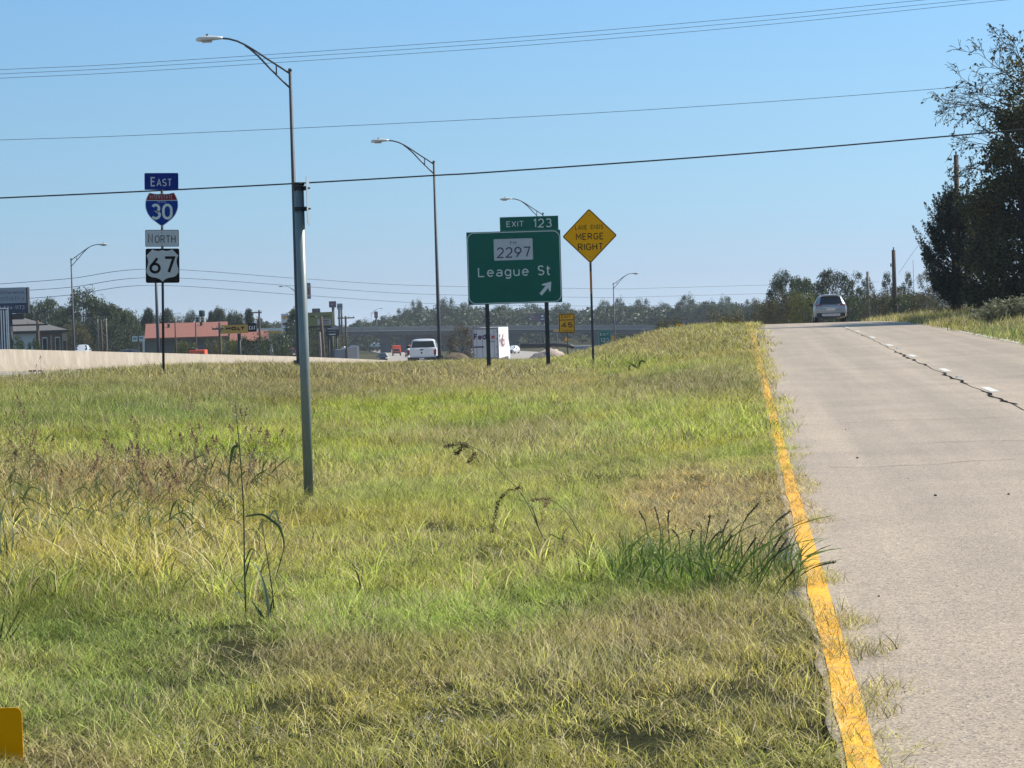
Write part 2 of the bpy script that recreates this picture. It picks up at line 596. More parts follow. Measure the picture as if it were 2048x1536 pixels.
def ground_mat():
    m = bpy.data.materials.new('turf_soil')
    m.use_nodes = True
    nt = m.node_tree
    b = nt.nodes['Principled BSDF']
    g = nn(nt, 'ShaderNodeNewGeometry')
    def noise(sc, det=6, rough=.6):
        n = nn(nt, 'ShaderNodeTexNoise')
        n.inputs['Scale'].default_value = sc
        n.inputs['Detail'].default_value = det
        n.inputs['Roughness'].default_value = rough
        nt.links.new(g.outputs['Position'], n.inputs['Vector'])
        return n
    n1, n2, n3 = noise(.035), noise(.6), noise(22, 8, .75)
    r1 = nn(nt, 'ShaderNodeValToRGB')
    r1.color_ramp.elements[0].position = .38
    r1.color_ramp.elements[1].position = .62
    r1.color_ramp.elements[0].color = (.055, .058, .018, 1)
    r1.color_ramp.elements[1].color = (.10, .080, .034, 1)
    nt.links.new(n1.outputs['Fac'], r1.inputs['Fac'])
    r2 = nn(nt, 'ShaderNodeValToRGB')
    r2.color_ramp.elements[0].position = .4
    r2.color_ramp.elements[1].position = .65
    r2.color_ramp.elements[0].color = (.045, .055, .016, 1)
    r2.color_ramp.elements[1].color = (.10, .088, .038, 1)
    nt.links.new(n2.outputs['Fac'], r2.inputs['Fac'])
    mx = nn(nt, 'ShaderNodeMix', data_type='RGBA')
    mx.inputs['Factor'].default_value = .5
    nt.links.new(r1.outputs['Color'], mx.inputs['A'])
    nt.links.new(r2.outputs['Color'], mx.inputs['B'])
    mr = nn(nt, 'ShaderNodeMapRange')
    mr.inputs['To Min'].default_value = .0
    mr.inputs['To Max'].default_value = 1.5
    nt.links.new(n3.outputs['Fac'], mr.inputs['Value'])
    vm = nn(nt, 'ShaderNodeVectorMath', operation='SCALE')
    nt.links.new(mx.outputs['Result'], vm.inputs[0])
    nt.links.new(mr.outputs['Result'], vm.inputs['Scale'])
    nt.links.new(vm.outputs['Vector'], b.inputs['Base Color'])
    b.inputs['Roughness'].default_value = .95
    b.inputs['Specular IOR Level'].default_value = .1
    bp = nn(nt, 'ShaderNodeBump')
    bp.inputs['Strength'].default_value = .8
    bp.inputs['Distance'].default_value = .08
    nt.links.new(n3.outputs['Fac'], bp.inputs['Height'])
    nt.links.new(bp.outputs['Normal'], b.inputs['Normal'])
    return m

def build_ground():
    ys = np.concatenate([np.linspace(-18, 4, 12), np.exp(np.linspace(math.log(30), math.log(6025), 340)) - 25])
    us = np.sinh(np.linspace(-1.9, 1.9, 300)) / math.sinh(1.9) * 1.25
    Y, U = np.meshgrid(ys, us, indexing='ij')
    X = U * (Y + 30)
    Z = H(X.ravel(), Y.ravel()).reshape(X.shape)
    V = np.stack([X, Y, Z], -1).reshape(-1, 3)
    ny, nx = X.shape
    i = (np.arange(ny - 1)[:, None] * nx + np.arange(nx - 1)[None]).ravel()
    fc = np.stack([i, i + 1, i + nx + 1, i + nx], -1)
    o = link('ground', fast_mesh('ground', V, fc, ground_mat(), smooth=True))
    setting(o)
build_ground()

def road_mat(name, base, grain=1., edge=False, tracks=((2.25, .8), (5.75, .8))):
    m = bpy.data.materials.new(name)
    m.use_nodes = True
    nt = m.node_tree
    b = nt.nodes['Principled BSDF']
    uv = nn(nt, 'ShaderNodeUVMap', uv_map='UVMap')
    def noise(sc, det=4, rough=.6, vec=None, mp=None):
        n = nn(nt, 'ShaderNodeTexNoise')
        n.inputs['Scale'].default_value = sc
        n.inputs['Detail'].default_value = det
        n.inputs['Roughness'].default_value = rough
        src = uv.outputs['UV']
        if mp:
            k = nn(nt, 'ShaderNodeMapping')
            k.inputs['Scale'].default_value = mp
            nt.links.new(src, k.inputs['Vector'])
            src = k.outputs['Vector']
        nt.links.new(src, n.inputs['Vector'])
        return n
    agg = nn(nt, 'ShaderNodeTexVoronoi')
    agg.inputs['Scale'].default_value = 85
    nt.links.new(uv.outputs['UV'], agg.inputs['Vector'])
    sep = nn(nt, 'ShaderNodeSeparateColor')
    nt.links.new(agg.outputs['Color'], sep.inputs['Color'])
    r = nn(nt, 'ShaderNodeValToRGB')
    e = r.color_ramp.elements
    e[0].position = 0
    e[0].color = (.45, .45, .46, 1)
    e[1].position = 1
    e[1].color = (1.45, 1.43, 1.41, 1)
    for p, c in ((.14, .80), (.5, 1.0), (.86, 1.12)):
        q = e.new(p)
        q.color = (c, c, c, 1)
    nt.links.new(sep.outputs[0], r.inputs['Fac'])
    streak = noise(1, 5, .6, mp=(2.2, .06, 1))
    blot = noise(.55, 6, .6)
    fine = noise(18, 6, .7)
    acc = None
    for n_, a, bb in ((streak, .86, 1.14), (blot, .84, 1.16), (fine, .84, 1.16)):
        mr = nn(nt, 'ShaderNodeMapRange')
        mr.inputs['From Min'].default_value = .25
        mr.inputs['From Max'].default_value = .75
        mr.inputs['To Min'].default_value = a
        mr.inputs['To Max'].default_value = bb
        nt.links.new(n_.outputs['Fac'], mr.inputs['Value'])
        if acc is None:
            acc = mr.outputs['Result']
        else:
            mu = nn(nt, 'ShaderNodeMath', operation='MULTIPLY')
            nt.links.new(acc, mu.inputs[0])
            nt.links.new(mr.outputs['Result'], mu.inputs[1])
            acc = mu.outputs['Value']
    if tracks:                                   # tyre-polished wheel paths down each lane
        sxx = nn(nt, 'ShaderNodeSeparateXYZ')
        nt.links.new(uv.outputs['UV'], sxx.inputs[0])
        tr_ = nn(nt, 'ShaderNodeValToRGB')
        tr_.color_ramp.interpolation = 'EASE'
        el = tr_.color_ramp.elements
        el[0].position, el[0].color = 0, (1.05, 1.05, 1.05, 1)
        el[1].position, el[1].color = 1, (1.04, 1.04, 1.04, 1)
        for p_, c_ in ((.12, 1.03), (.19, .93), (.27, 1.02), (.35, .92), (.42, 1.03), (.50, 1.06), (.58, .97), (.66, .90), (.74, .96), (.83, .88), (.9, .98)):
            el.new(p_).color = (c_, c_, c_, 1)
        dv8 = nn(nt, 'ShaderNodeMath', operation='DIVIDE')
        nt.links.new(sxx.outputs['X'], dv8.inputs[0])
        dv8.inputs[1].default_value = 8.0
        nt.links.new(dv8.outputs[0], tr_.inputs['Fac'])
        mu = nn(nt, 'ShaderNodeMath', operation='MULTIPLY')
        nt.links.new(acc, mu.inputs[0])
        nt.links.new(tr_.outputs['Color'], mu.inputs[1])
        acc = mu.outputs['Value']
    vm = nn(nt, 'ShaderNodeVectorMath', operation='MULTIPLY')
    vm.inputs[0].default_value = base
    nt.links.new(r.outputs['Color'], vm.inputs[1])
    v2 = nn(nt, 'ShaderNodeVectorMath', operation='SCALE')
    nt.links.new(vm.outputs['Vector'], v2.inputs[0])
    nt.links.new(acc, v2.inputs['Scale'])
    out = v2.outputs['Vector']
    if edge:                                     # older dark tar left showing beside the edge line
        sx = nn(nt, 'ShaderNodeSeparateXYZ')
        nt.links.new(uv.outputs['UV'], sx.inputs[0])
        wob = nn(nt, 'ShaderNodeMath', operation='MULTIPLY_ADD')
        nt.links.new(fine.outputs['Fac'], wob.inputs[0])
        wob.inputs[1].default_value = .12
        nt.links.new(sx.outputs['X'], wob.inputs[2])
        st = nn(nt, 'ShaderNodeMapRange')
        st.inputs['From Min'].default_value = .33
        st.inputs['From Max'].default_value = .38
        st.inputs['To Min'].default_value = 1
        st.inputs['To Max'].default_value = 0
        nt.links.new(wob.outputs['Value'], st.inputs['Value'])
        mx = nn(nt, 'ShaderNodeMix', data_type='RGBA')
        nt.links.new(st.outputs['Result'], mx.inputs['Factor'])
        nt.links.new(out, mx.inputs['A'])
        dk = nn(nt, 'ShaderNodeVectorMath', operation='MULTIPLY')
        nt.links.new(v2.outputs['Vector'], dk.inputs[0])
        dk.inputs[1].default_value = (.15, .17, .21)
        nt.links.new(dk.outputs['Vector'], mx.inputs['B'])
        out = mx.outputs['Result']
    nt.links.new(out, b.inputs['Base Color'])
    b.inputs['Roughness'].default_value = .62
    b.inputs['Specular IOR Level'].default_value = .45
    bp = nn(nt, 'ShaderNodeBump')
    bp.inputs['Strength'].default_value = .35 * grain
    bp.inputs['Distance'].default_value = .006
    nt.links.new(agg.outputs['Distance'], bp.inputs['Height'])
    nt.links.new(bp.outputs['Normal'], b.inputs['Normal'])
    return m

def strip(name, ys, tl, tr, zf, m, nx=2, dz=0., parent=None, xfun=None):
    """a ribbon of road surface; tl, tr edges, zf height"""
    V, U, fc = [], [], []
    for y in ys:
        a, b = tl(y), tr(y)
        for k in range(nx):
            t = a + (b - a) * k / (nx - 1)
            x = xfun(y, t) if xfun else t
            V.append((x, y, float(zf(y)) + dz))
            U.append((t, y))
    for i in range(len(ys) - 1):
        for k in range(nx - 1):
            q = i * nx + k
            fc.append((q, q + 1, q + nx + 1, q + nx))
    me = fast_mesh(name, V, fc, m)
    uvl = me.uv_layers.new(name='UVMap')
    idx = np.empty(len(me.loops), np.int32)
    me.loops.foreach_get('vertex_index', idx)
    uvl.data.foreach_set('uv', np.array(U, np.float32)[idx].ravel())
    return link(name, me, parent)

RAMP = road_mat('ramp_pavement', (.345, .270, .192), edge=True)
FWY = road_mat('freeway_pavement', (.34, .29, .235), tracks=None)
_ys = list(np.arange(-16, 6, 1.)) + list(np.arange(6, 22, .2)) + list(np.arange(22, 251, 2.))
ramp = setting(strip('ramp_road', _ys, lambda y: T_LEFT - .09 * math.exp(-((y - 14.2) / .9) ** 2) - .11 * math.exp(-((y - 12.1) / .55) ** 2) + .025 * math.sin(y * 9) * math.sin(y * 4.3) + .012 * math.sin(y * 31), lambda y: T_RIGHT, zr, RAMP, 9, xfun=xr))
YEL = mat('yellow_road_paint', lin(240, 170, 34), rough=.7, var=.16, scale=22, dirt=lin(150, 128, 92), dscale=18, damt=1.0)
WHT = mat('white_road_paint', lin(200, 196, 186), rough=.7, var=.10, scale=14, dirt=lin(165, 155, 145), dscale=9, damt=.5)
TAR = mat('crack_tar', (.008, .008, .008), rough=.95, var=.3, spec=.05)

def wavy(y, s):
    return .006 * math.sin(y * 1.9 + s) + .004 * math.sin(y * 5.3 + 2 * s) + .003 * math.sin(y * 13.7)
_yf = list(np.arange(-14, 60, .35)) + list(np.arange(60, 170, 1.))
setting(strip('edge_line', _yf, lambda y: .342 + wavy(y, 1), lambda y: .448 + .008 * math.sin(y * .2), zr, YEL, 2, .005, xfun=xr, parent=ramp), label='yellow line along the grass side of the ramp')
setting(strip('edge_line', _ys, lambda y: 7.44, lambda y: 7.56, zr, WHT, 2, .005, xfun=xr, parent=ramp), label='white line along the tree side of the ramp')
for k, y0 in enumerate((26.2, 34.6, 42.7, 51.6, 61.0, 70.5, 80.0, 89.0, 98.0, 107, 116)):
    t = float(np.interp(y0, [30, 50, 70, 90], [3.86, 3.98, 4.2, 4.27]))
    L = 1.55 if k < 4 else 1.9
    setting(strip('lane_dash', [y0 - L / 2, y0, y0 + L / 2], lambda y: t - .07, lambda y: t + .07, zr, WHT, 2, .005, xfun=xr, parent=ramp))
for (a, b) in ((30.2, 34.2), (36.8, 41.6), (45.2, 46.6), (48.2, 55.2), (72.2, 73.6), (83.6, 84.8)):
    tt = lambda y: float(np.interp(y, [30, 50, 70, 90], [3.70, 3.80, 4.05, 4.14])) + .035 * math.sin(y * 4.) + .03 * math.sin(y * 1.7)
    yy = list(np.linspace(a, b, 24))
    wd = lambda y: .012 + .016 * abs(math.sin(y * 2.3)) + (.03 if abs((y * .53) % 1 - .5) < .06 else 0)
    setting(strip('tar_crack', yy, lambda y: tt(y) - wd(y), lambda y: tt(y) + wd(y), zr, TAR, 2, .004, xfun=xr, parent=ramp))
HAIR = mat('hairline_crack', (.15, .12, .09), rough=.95, var=.3, spec=.05)
_jt = lambda y: float(np.interp(y, [30, 50, 70, 90], [3.70, 3.80, 4.05, 4.14])) + .02 * math.sin(y * 1.7)
setting(strip('joint_seam', list(np.arange(27, 100, .5)), lambda y: _jt(y) - .011, lambda y: _jt(y) + .011, zr, mat('seam_tar', (.055, .046, .038), rough=.95, var=.4, scale=2, spec=.05), 2, .003, xfun=xr, parent=ramp))
for a, y0, t0, t1 in ((0, 20.6, .8, 2.6), (1, 23.4, 2.0, 5.2), (2, 27.2, .7, 3.4), (3, 36.5, 1.2, 3.6), (4, 17.4, 3.0, 5.0), (5, 47.0, 4.6, 7.0)):
    n_ = 40
    V_c, F_c = [], []
    for q in range(n_ + 1):
        t_ = t0 + (t1 - t0) * q / n_
        yy_ = y0 + .10 * math.sin(t_ * 3.1 + a) + .05 * math.sin(t_ * 9.7 + a) + .35 * (t_ - t0) / (t1 - t0)
        w_c = .004 + .006 * abs(math.sin(t_ * 5.3 + a * 2))
        V_c += [(float(xr(yy_, t_)), yy_ - w_c, float(zr(yy_)) + .004), (float(xr(yy_, t_)), yy_ + w_c, float(zr(yy_)) + .004)]
        if q:
            F_c.append((2 * q - 2, 2 * q, 2 * q + 1, 2 * q - 1))
    setting(link('hairline_crack', fast_mesh('hairline_crack', V_c, F_c, HAIR), ramp))
_g = MB()
for k_ in range(26):
    yy_, t_ = 8 + 22 * rnd.random() ** 1.5, .5 + 4.5 * rnd.random() ** 1.6
    q = .004 + .010 * rnd.random() ** 3
    x_ = float(xr(yy_, t_))
    _g.box(x_ - q, x_ + q, yy_ - q, yy_ + q, float(zr(yy_)) - .002, float(zr(yy_)) + q, .5, .6)
setting(_g.build('road_grit', mat('grit', (.05, .045, .04), var=.6, scale=30)), 'stuff')
_p = MB()
for px, py in ((1919, 755), (1797, 698)):
    a, b = ray(px, py)
    d = EYE / (SLOPE - b)
    x = a * d
    z = float(zr(d))
    _p.box(x - .07, x + .07, d - .07, d + .07, z - .005, z + .03, .6, .6)
_p.build('road_stud', WHT, ramp)

_yw = list(np.arange(40, 300, 6.)) + list(np.arange(300, 760, 15.))
fw = lambda y: ip(FWZ, y)
eb = setting(strip('freeway', _yw, lambda y: ip(EB_L, y), lambda y: ip(EB_R, y), fw, FWY, 5))
wb = setting(strip('freeway_westbound', _yw, lambda y: ip(WB_L, y), lambda y: ip(WB_R, y), fw, FWY, 5))
for par, L, R in ((eb, EB_L, EB_R), (wb, WB_L, WB_R)):
    setting(strip('edge_line', _yw, lambda y: ip(L, y) + 1.6, lambda y: ip(L, y) + 1.9, fw, WHT, 2, .02, parent=par))
    setting(strip('edge_line', _yw, lambda y: ip(R, y) - 1.9, lambda y: ip(R, y) - 1.6, fw, WHT, 2, .02, parent=par))
    for k in range(60):
        y0 = 60 + k * 12
        if y0 < 740:
            setting(strip('lane_dash', [y0, y0 + 3], lambda y: (ip(L, y) + ip(R, y)) / 2 - .08, lambda y: (ip(L, y) + ip(R, y)) / 2 + .08, fw, WHT, 2, .02, parent=par))

# ------------------------------------------------------------------ grass
def blade_mesh(name, n, rad, h0, h1, w, m, lean=.5, seed=0, segs=3, droop=.5):
    g = np.random.default_rng(seed)
    r = rad * np.sqrt(g.random(n))
    a = g.random(n) * 2 * np.pi
    bx, by = r * np.cos(a), r * np.sin(a)
    hh = h0 + (h1 - h0) * g.random(n) ** 1.3
    dirn = g.random(n) * 2 * np.pi
    ln = lean * (.25 + g.random(n)) * hh
    dr = droop * g.random(n) ** 2
    face = g.random(n) * np.pi
    ww = w * (.6 + .8 * g.random(n))
    V, Fq, tone = [], [], []
    for i in range(n):
        base = len(V)
        fx, fy = math.cos(face[i]), math.sin(face[i])
        for k in range(segs + 1):
            t = k / segs
            out = ln[i] * (t ** 1.6) + dr[i] * hh[i] * t ** 3
            z = hh[i] * (t - .45 * dr[i] * t ** 3)
            x = bx[i] + math.cos(dirn[i]) * out
            y = by[i] + math.sin(dirn[i]) * out
            wk = ww[i] * .5 * (1 - t ** 2.2) + w * .03
            V.append((x - fx * wk, y - fy * wk, z - .01))
            V.append((x + fx * wk, y + fy * wk, z - .01))
        tn = g.random()
        for k in range(segs):
            q = base + 2 * k
            Fq.append((q, q + 1, q + 3, q + 2))
            tone.append(tn)
    return fast_mesh(name, V, Fq, m, tone)

def grass_mat():
    m = bpy.data.materials.new('grass_blade')
    m.use_nodes = True
    nt = m.node_tree
    b = nt.nodes['Principled BSDF']
    out = nt.nodes['Material Output']
    ti = nn(nt, 'ShaderNodeAttribute', attribute_name='tint', attribute_type='INSTANCER')
    dr = nn(nt, 'ShaderNodeAttribute', attribute_name='dry', attribute_type='INSTANCER')
    tn = nn(nt, 'ShaderNodeAttribute', attribute_name='tone')
    lt = nn(nt, 'ShaderNodeMath', operation='LESS_THAN')
    nt.links.new(tn.outputs['Fac'], lt.inputs[0])
    nt.links.new(dr.outputs['Fac'], lt.inputs[1])
    mul = nn(nt, 'ShaderNodeMath', operation='MULTIPLY')
    nt.links.new(tn.outputs['Fac'], mul.inputs[0])
    mul.inputs[1].default_value = 37.13
    fr = nn(nt, 'ShaderNodeMath', operation='FRACT')
    nt.links.new(mul.outputs[0], fr.inputs[0])
    mr = nn(nt, 'ShaderNodeMapRange')
    mr.inputs['To Min'].default_value = .12
    mr.inputs['To Max'].default_value = 2.0
    nt.links.new(fr.outputs[0], mr.inputs['Value'])
    mx = nn(nt, 'ShaderNodeMix', data_type='RGBA')
    nt.links.new(lt.outputs[0], mx.inputs['Factor'])
    nt.links.new(ti.outputs['Vector'], mx.inputs['A'])
    mx.inputs['B'].default_value = (.54, .44, .24, 1)
    vm = nn(nt, 'ShaderNodeVectorMath', operation='SCALE')
    nt.links.new(mx.outputs['Result'], vm.inputs[0])
    nt.links.new(mr.outputs['Result'], vm.inputs['Scale'])
    nt.links.new(vm.outputs['Vector'], b.inputs['Base Color'])
    b.inputs['Roughness'].default_value = .45
    b.inputs['Specular IOR Level'].default_value = .16
    t = nn(nt, 'ShaderNodeBsdfTranslucent')
    nt.links.new(vm.outputs['Vector'], t.inputs['Color'])
    ms = nn(nt, 'ShaderNodeMixShader')
    ms.inputs['Fac'].default_value = .38
    nt.links.new(b.outputs[0], ms.inputs[1])
    nt.links.new(t.outputs[0], ms.inputs[2])
    nt.links.new(ms.outputs[0], out.inputs['Surface'])
    return m
GRASS = grass_mat()

def scatter(name, P, rot, scl, idx, tint, dry, meshes):
    """one object that plants the given tufts at points"""
    col = bpy.data.collections.new(name + '_kinds')
    for k, me in enumerate(meshes):
        o = bpy.data.objects.new('%s_%02d' % (name, k), me)
        col.objects.link(o)
    me = bpy.data.meshes.new(name)
    n = len(P)
    me.vertices.add(n)
    me.vertices.foreach_set('co', np.asarray(P, np.float32).ravel())
    for nm, ty, arr, key in (('rot', 'FLOAT_VECTOR', rot, 'vector'), ('scl', 'FLOAT_VECTOR', scl, 'vector'), ('tint', 'FLOAT_VECTOR', tint, 'vector'), ('dry', 'FLOAT', dry, 'value'), ('idx', 'INT', idx, 'value')):
        a = me.attributes.new(nm, ty, 'POINT')
        a.data.foreach_set(key, np.asarray(arr, np.int32 if ty == 'INT' else np.float32).ravel())
    o = link(name, me)
    ng = bpy.data.node_groups.new(name, 'GeometryNodeTree')
    ng.interface.new_socket('Geometry', in_out='INPUT', socket_type='NodeSocketGeometry')
    ng.interface.new_socket('Geometry', in_out='OUTPUT', socket_type='NodeSocketGeometry')
    gi, go = ng.nodes.new('NodeGroupInput'), ng.nodes.new('NodeGroupOutput')
    ci = ng.nodes.new('GeometryNodeCollectionInfo')
    ci.inputs['Collection'].default_value = col
    ci.inputs['Separate Children'].default_value = True
    ci.inputs['Reset Children'].default_value = True
    iop = ng.nodes.new('GeometryNodeInstanceOnPoints')
    iop.inputs['Pick Instance'].default_value = True
    def attr(nm, ty):
        q = ng.nodes.new('GeometryNodeInputNamedAttribute')
        q.data_type = ty
        q.inputs['Name'].default_value = nm
        return [s for s in q.outputs if s.enabled and s.name == 'Attribute'][0]
    L = ng.links
    L.new(gi.outputs[0], iop.inputs['Points'])
    L.new(ci.outputs[0], iop.inputs['Instance'])
    L.new(attr('idx', 'INT'), iop.inputs['Instance Index'])
    er = ng.nodes.new('FunctionNodeEulerToRotation')
    L.new(attr('rot', 'FLOAT_VECTOR'), er.inputs[0])
    L.new(er.outputs[0], iop.inputs['Rotation'])
    L.new(attr('scl', 'FLOAT_VECTOR'), iop.inputs['Scale'])
    L.new(iop.outputs[0], go.inputs[0])
    md = o.modifiers.new('plant', 'NODES')
    md.node_group = ng
    return o

# patches seen in the verge: (px, py, rx, ry, colour, dry share, height, strength)
PATCH = [
    (230, 820, 300, 55, (108, 124, 64), .15, 1.3, 1.),
    (520, 775, 330, 34, (108, 104, 66), .35, 1.1, 1.1),
    (60, 760, 120, 22, (120, 112, 72), .4, 1.3, .8),
    (760, 752, 420, 22, (132, 122, 74), .45, .9, 1.),
    (840, 822, 230, 30, (138, 152, 60), .12, 1., 1.2),
    (1010, 850, 120, 18, (92, 122, 48), .05, 1.2, .9),
    (1080, 868, 190, 32, (124, 120, 82), .45, 1., 1.2),
    (1380, 765, 130, 22, (104, 104, 72), .4, 1.1, 1.1),
    (1250, 735, 120, 18, (136, 148, 64), .2, 1., .9),
    (1350, 690, 150, 26, (128, 122, 62), .4, .95, 1.1),
    (1300, 860, 230, 40, (150, 160, 74), .2, 1., 1.),
    (1480, 900, 90, 60, (140, 154, 76), .2, 1.1, .9),
    (1440, 1000, 130, 70, (192, 160, 104), .8, .7, 1.8),
    (1530, 1085, 70, 40, (205, 176, 128), .9, .6, 1.8),
    (900, 1010, 380, 90, (150, 158, 84), .25, 1., .7),
    (400, 890, 330, 30, (140, 154, 60), .15, 1., .7),
    (300, 960, 330, 45, (144, 126, 84), .45, 1.1, .7),
    (330, 1080, 300, 60, (156, 150, 74), .4, 1.2, 1.),
    (260, 1330, 330, 110, (130, 142, 78), .25, 1., .8),
    (130, 1210, 200, 60, (116, 132, 66), .2, 1.2, .8),
    (560, 1310, 190, 40, (118, 108, 76), .5, .8, 1.3),
    (1350, 1240, 260, 60, (128, 120, 74), .45, .9, 1.),
    (980, 1320, 420, 50, (136, 134, 78), .4, .9, .7),
    (820, 1180, 330, 70, (142, 156, 78), .2, 1., .8),
    (640, 1440, 330, 70, (148, 144, 82), .38, .9, .8),
    (1100, 1440, 260, 60, (150, 154, 84), .35, 1., .7),
    (1420, 1420, 240, 70, (138, 138, 82), .4, 1., .7),
    (120, 1500, 110, 50, (132, 122, 82), .5, .8, .9),
    (1400, 1130, 170, 60, (108, 134, 62), .1, 1.2, .8),
    (1990, 690, 140, 24, (92, 112, 56), .12, 1., 1.5),
    (1880, 645, 150, 22, (112, 112, 62), .35, 1.2, 1.4),
]
PATCH_LIN = [np.array(lin(*p[4])) for p in PATCH]
BASE_T = np.array(lin(144, 144, 80))

def vnoise(x, y, sc, seed):
    """smooth value noise"""
    g = np.random.default_rng(seed).random((64, 64))
    u, v = x * sc + 31.7, y * sc + 11.3
    i, j = np.floor(u).astype(int), np.floor(v).astype(int)
    fu, fv = u - i, v - j
    fu, fv = fu * fu * (3 - 2 * fu), fv * fv * (3 - 2 * fv)
    q = lambda a, b: g[a % 64, b % 64]
    return (q(i, j) * (1 - fu) + q(i + 1, j) * fu) * (1 - fv) + (q(i, j + 1) * (1 - fu) + q(i + 1, j + 1) * fu) * fv

GAIN = 1.62
def turf_look(x, y, z):
    px, py = pix(x, y, z + .05)
    n1 = vnoise(x, y, .9, 1) - .5
    n2 = vnoise(x, y, .28, 2) - .5
    px = px + 60 * n1 + 60 * n2
    py = py + (26 * n1 + 14 * n2) * np.clip((py - 640) / 350, .15, 1)
    wsum = np.full(len(x), .55)
    col = np.tile(BASE_T, (len(x), 1)) * wsum[:, None]
    dry = .28 * wsum
    hs = 1.0 * wsum
    for (cx, cy, rx, ry, c, dy_, h_, w_), cl in zip(PATCH, PATCH_LIN):
        q = ((px - cx) / rx) ** 2 + ((py - cy) / ry) ** 2
        w = w_ * 3.4 * np.exp(-q * 1.6)
        wsum = wsum + w
        col = col + w[:, None] * cl
        dry = dry + w * dy_
        hs = hs + w * h_
    col, dry, hs = col / wsum[:, None], dry / wsum, hs / wsum
    m1 = vnoise(x, y, 2.1, 5) - .5
    m2 = vnoise(x, y, .55, 6) - .5
    dry = np.clip(dry + .35 * m1 + .3 * m2, 0, .95)
    col = col * (1 + .3 * m2 + .25 * m1)[:, None] * np.stack([1 + .25 * n1, 1 + 0 * n1, 1.03 - .1 * n1], -1)
    rb = np.random.default_rng(len(x)).random(len(x))
    col = col * (.55 + .9 * rb)[:, None] * np.array([1.02, .965, .76])
    m3 = vnoise(x, y, 4.3, 8) - .5
    return np.clip(col * GAIN, .004, .8), dry, np.clip(hs * (1 + .9 * m1 + .7 * m3), .62, 2.1)

def turf(name, y0, y1, dens, meshes, right=False, hmul=1., seed=0, keep=None):
    g = np.random.default_rng(seed)
    # uniform points in the wedge between the freeway shoulder and the ramp
    if right:
        n = int(dens * (y1 - y0) * 8)
        y = y0 + (y1 - y0) * g.random(n)
        t = T_RIGHT - .1 + 9 * g.random(n) ** 1.4
        x = xr(y, t)
    else:
        wmax = .40 * y1 + 4
        n = int(dens * (y1 - y0) * wmax)
        y = y0 + (y1 - y0) * g.random(n)
        x = DIRX * y + .55 - wmax * g.random(n)
        t = x - DIRX * y
        lim = .45 + .22 * (vnoise(y, y * 0, 1.1, 3) - .5) + .22 * np.exp(-((y - 9.0) / .7) ** 2) + .13 * np.exp(-((y - 7.9) / .35) ** 2) + .14 * (vnoise(y, y * 0, 4.5, 4) - .5)
        for gy, gw, gd in ((14.2, .6, .30), (12.1, .4, .30), (36, 2, .12)):
            lim = lim - gd * np.exp(-((y - gy) / gw) ** 2)
        ok = (t < np.minimum(lim, .62)) & (x > -.30 * y - 2.5)
        ok &= (y < 50) | (x > ip(EB_R, y) - .2)
        x, y, t = x[ok], y[ok], t[ok]
    if keep is not None:
        k = keep(x, y)
        x, y, t = x[k], y[k], t[k]
    z = H(x, y)
    if not right:
        edge = (t > T_LEFT - .05)
        z = np.where(edge, zr(y) - .015, z)
    col, dry, hs = turf_look(x, y, z)
    n = len(x)
    hs = hs * hmul
    if not right:
        hs = hs * np.clip(.95 + (-t) * .4, .8, 1)
    rot = np.stack([g.normal(0, .12, n), g.normal(0, .12, n), g.random(n) * 6.283], -1)
    w = .85 + .3 * g.random(n)
    scl = np.stack([w, w, hs * (.75 + .5 * g.random(n))], -1)
    o = scatter(name, np.stack([x, y, z], -1), rot, scl, g.integers(0, len(meshes), n), col, dry, meshes)
    setting(o, 'stuff')
    return o

TA = [blade_mesh('tuft', 88, .17, .035, .12, .0034, GRASS, .95, s, 3, .9) for s in range(6)]
TB = [blade_mesh('tuft', 88, .34, .065, .20, .0062, GRASS, .8, 20 + s, 3, .8) for s in range(5)]
TC = [blade_mesh('tuft', 66, .65, .10, .29, .0155, GRASS, .7, 40 + s, 2, .7) for s in range(5)]
turf('grass', 6.3, 25.5, 48, TA, seed=1)
turf('grass', 25, 60, 13, TB, seed=2)
turf('grass', 58, 150, 4.6, TC, seed=3, hmul=.78)
turf('verge_grass', 40, 135, 4.0, TC, right=True, hmul=1.15, seed=4)

# ------------------------------------------------------------------ materials of the things
GALV = mat('galvanised_steel', (.30, .33, .34), rough=.42, metal=.55, var=.14, scale=9, dirt=(.16, .17, .17), dscale=3, damt=.5)
GALV_D = mat('weathered_steel', (.058, .06, .068), rough=.55, spec=.3, var=.2, scale=8)
POSTM = mat('dark_steel_post', (.028, .032, .036), rough=.6, spec=.25, var=.2, scale=8)
ALU = mat('aluminium', (.55, .56, .57), rough=.35, metal=.8, var=.06)
SGREEN = mat('green_sign_sheeting', (.0005, .118, .080), rough=.6, var=.05, scale=1.2, spec=.03)
SWHITE = mat('white_sign_sheeting', (.62, .66, .64), rough=.4, var=.05, scale=3)
SSILVER = mat('grey_white_sign_sheeting', (.50, .50, .52), rough=.4, var=.05, scale=3)
SYEL = mat('yellow_sign_sheeting', (1.0, .42, .001), rough=.6, var=.03, scale=2, spec=.03)
SBLK = mat('black_sign_ink', (.006, .005, .007), rough=.7, var=.1, spec=.1)
SNAVY = mat('navy_sign_ink', (.012, .012, .05), rough=.4, var=.1)
SBLUE = mat('blue_sign_sheeting', (.001, .036, .25), rough=.6, spec=.05, var=.05)
SBLUE2 = mat('deep_blue_sign_sheeting', (.001, .022, .20), rough=.6, spec=.05, var=.05)
SRED = mat('red_sign_sheeting', (.20, .006, .016), rough=.6, spec=.05, var=.06)
CONC = mat('barrier_concrete', (.27, .225, .17), rough=.85, var=.10, scale=1.6, bump=.2, dirt=(.5, .45, .37), dscale=2.2, damt=.45)
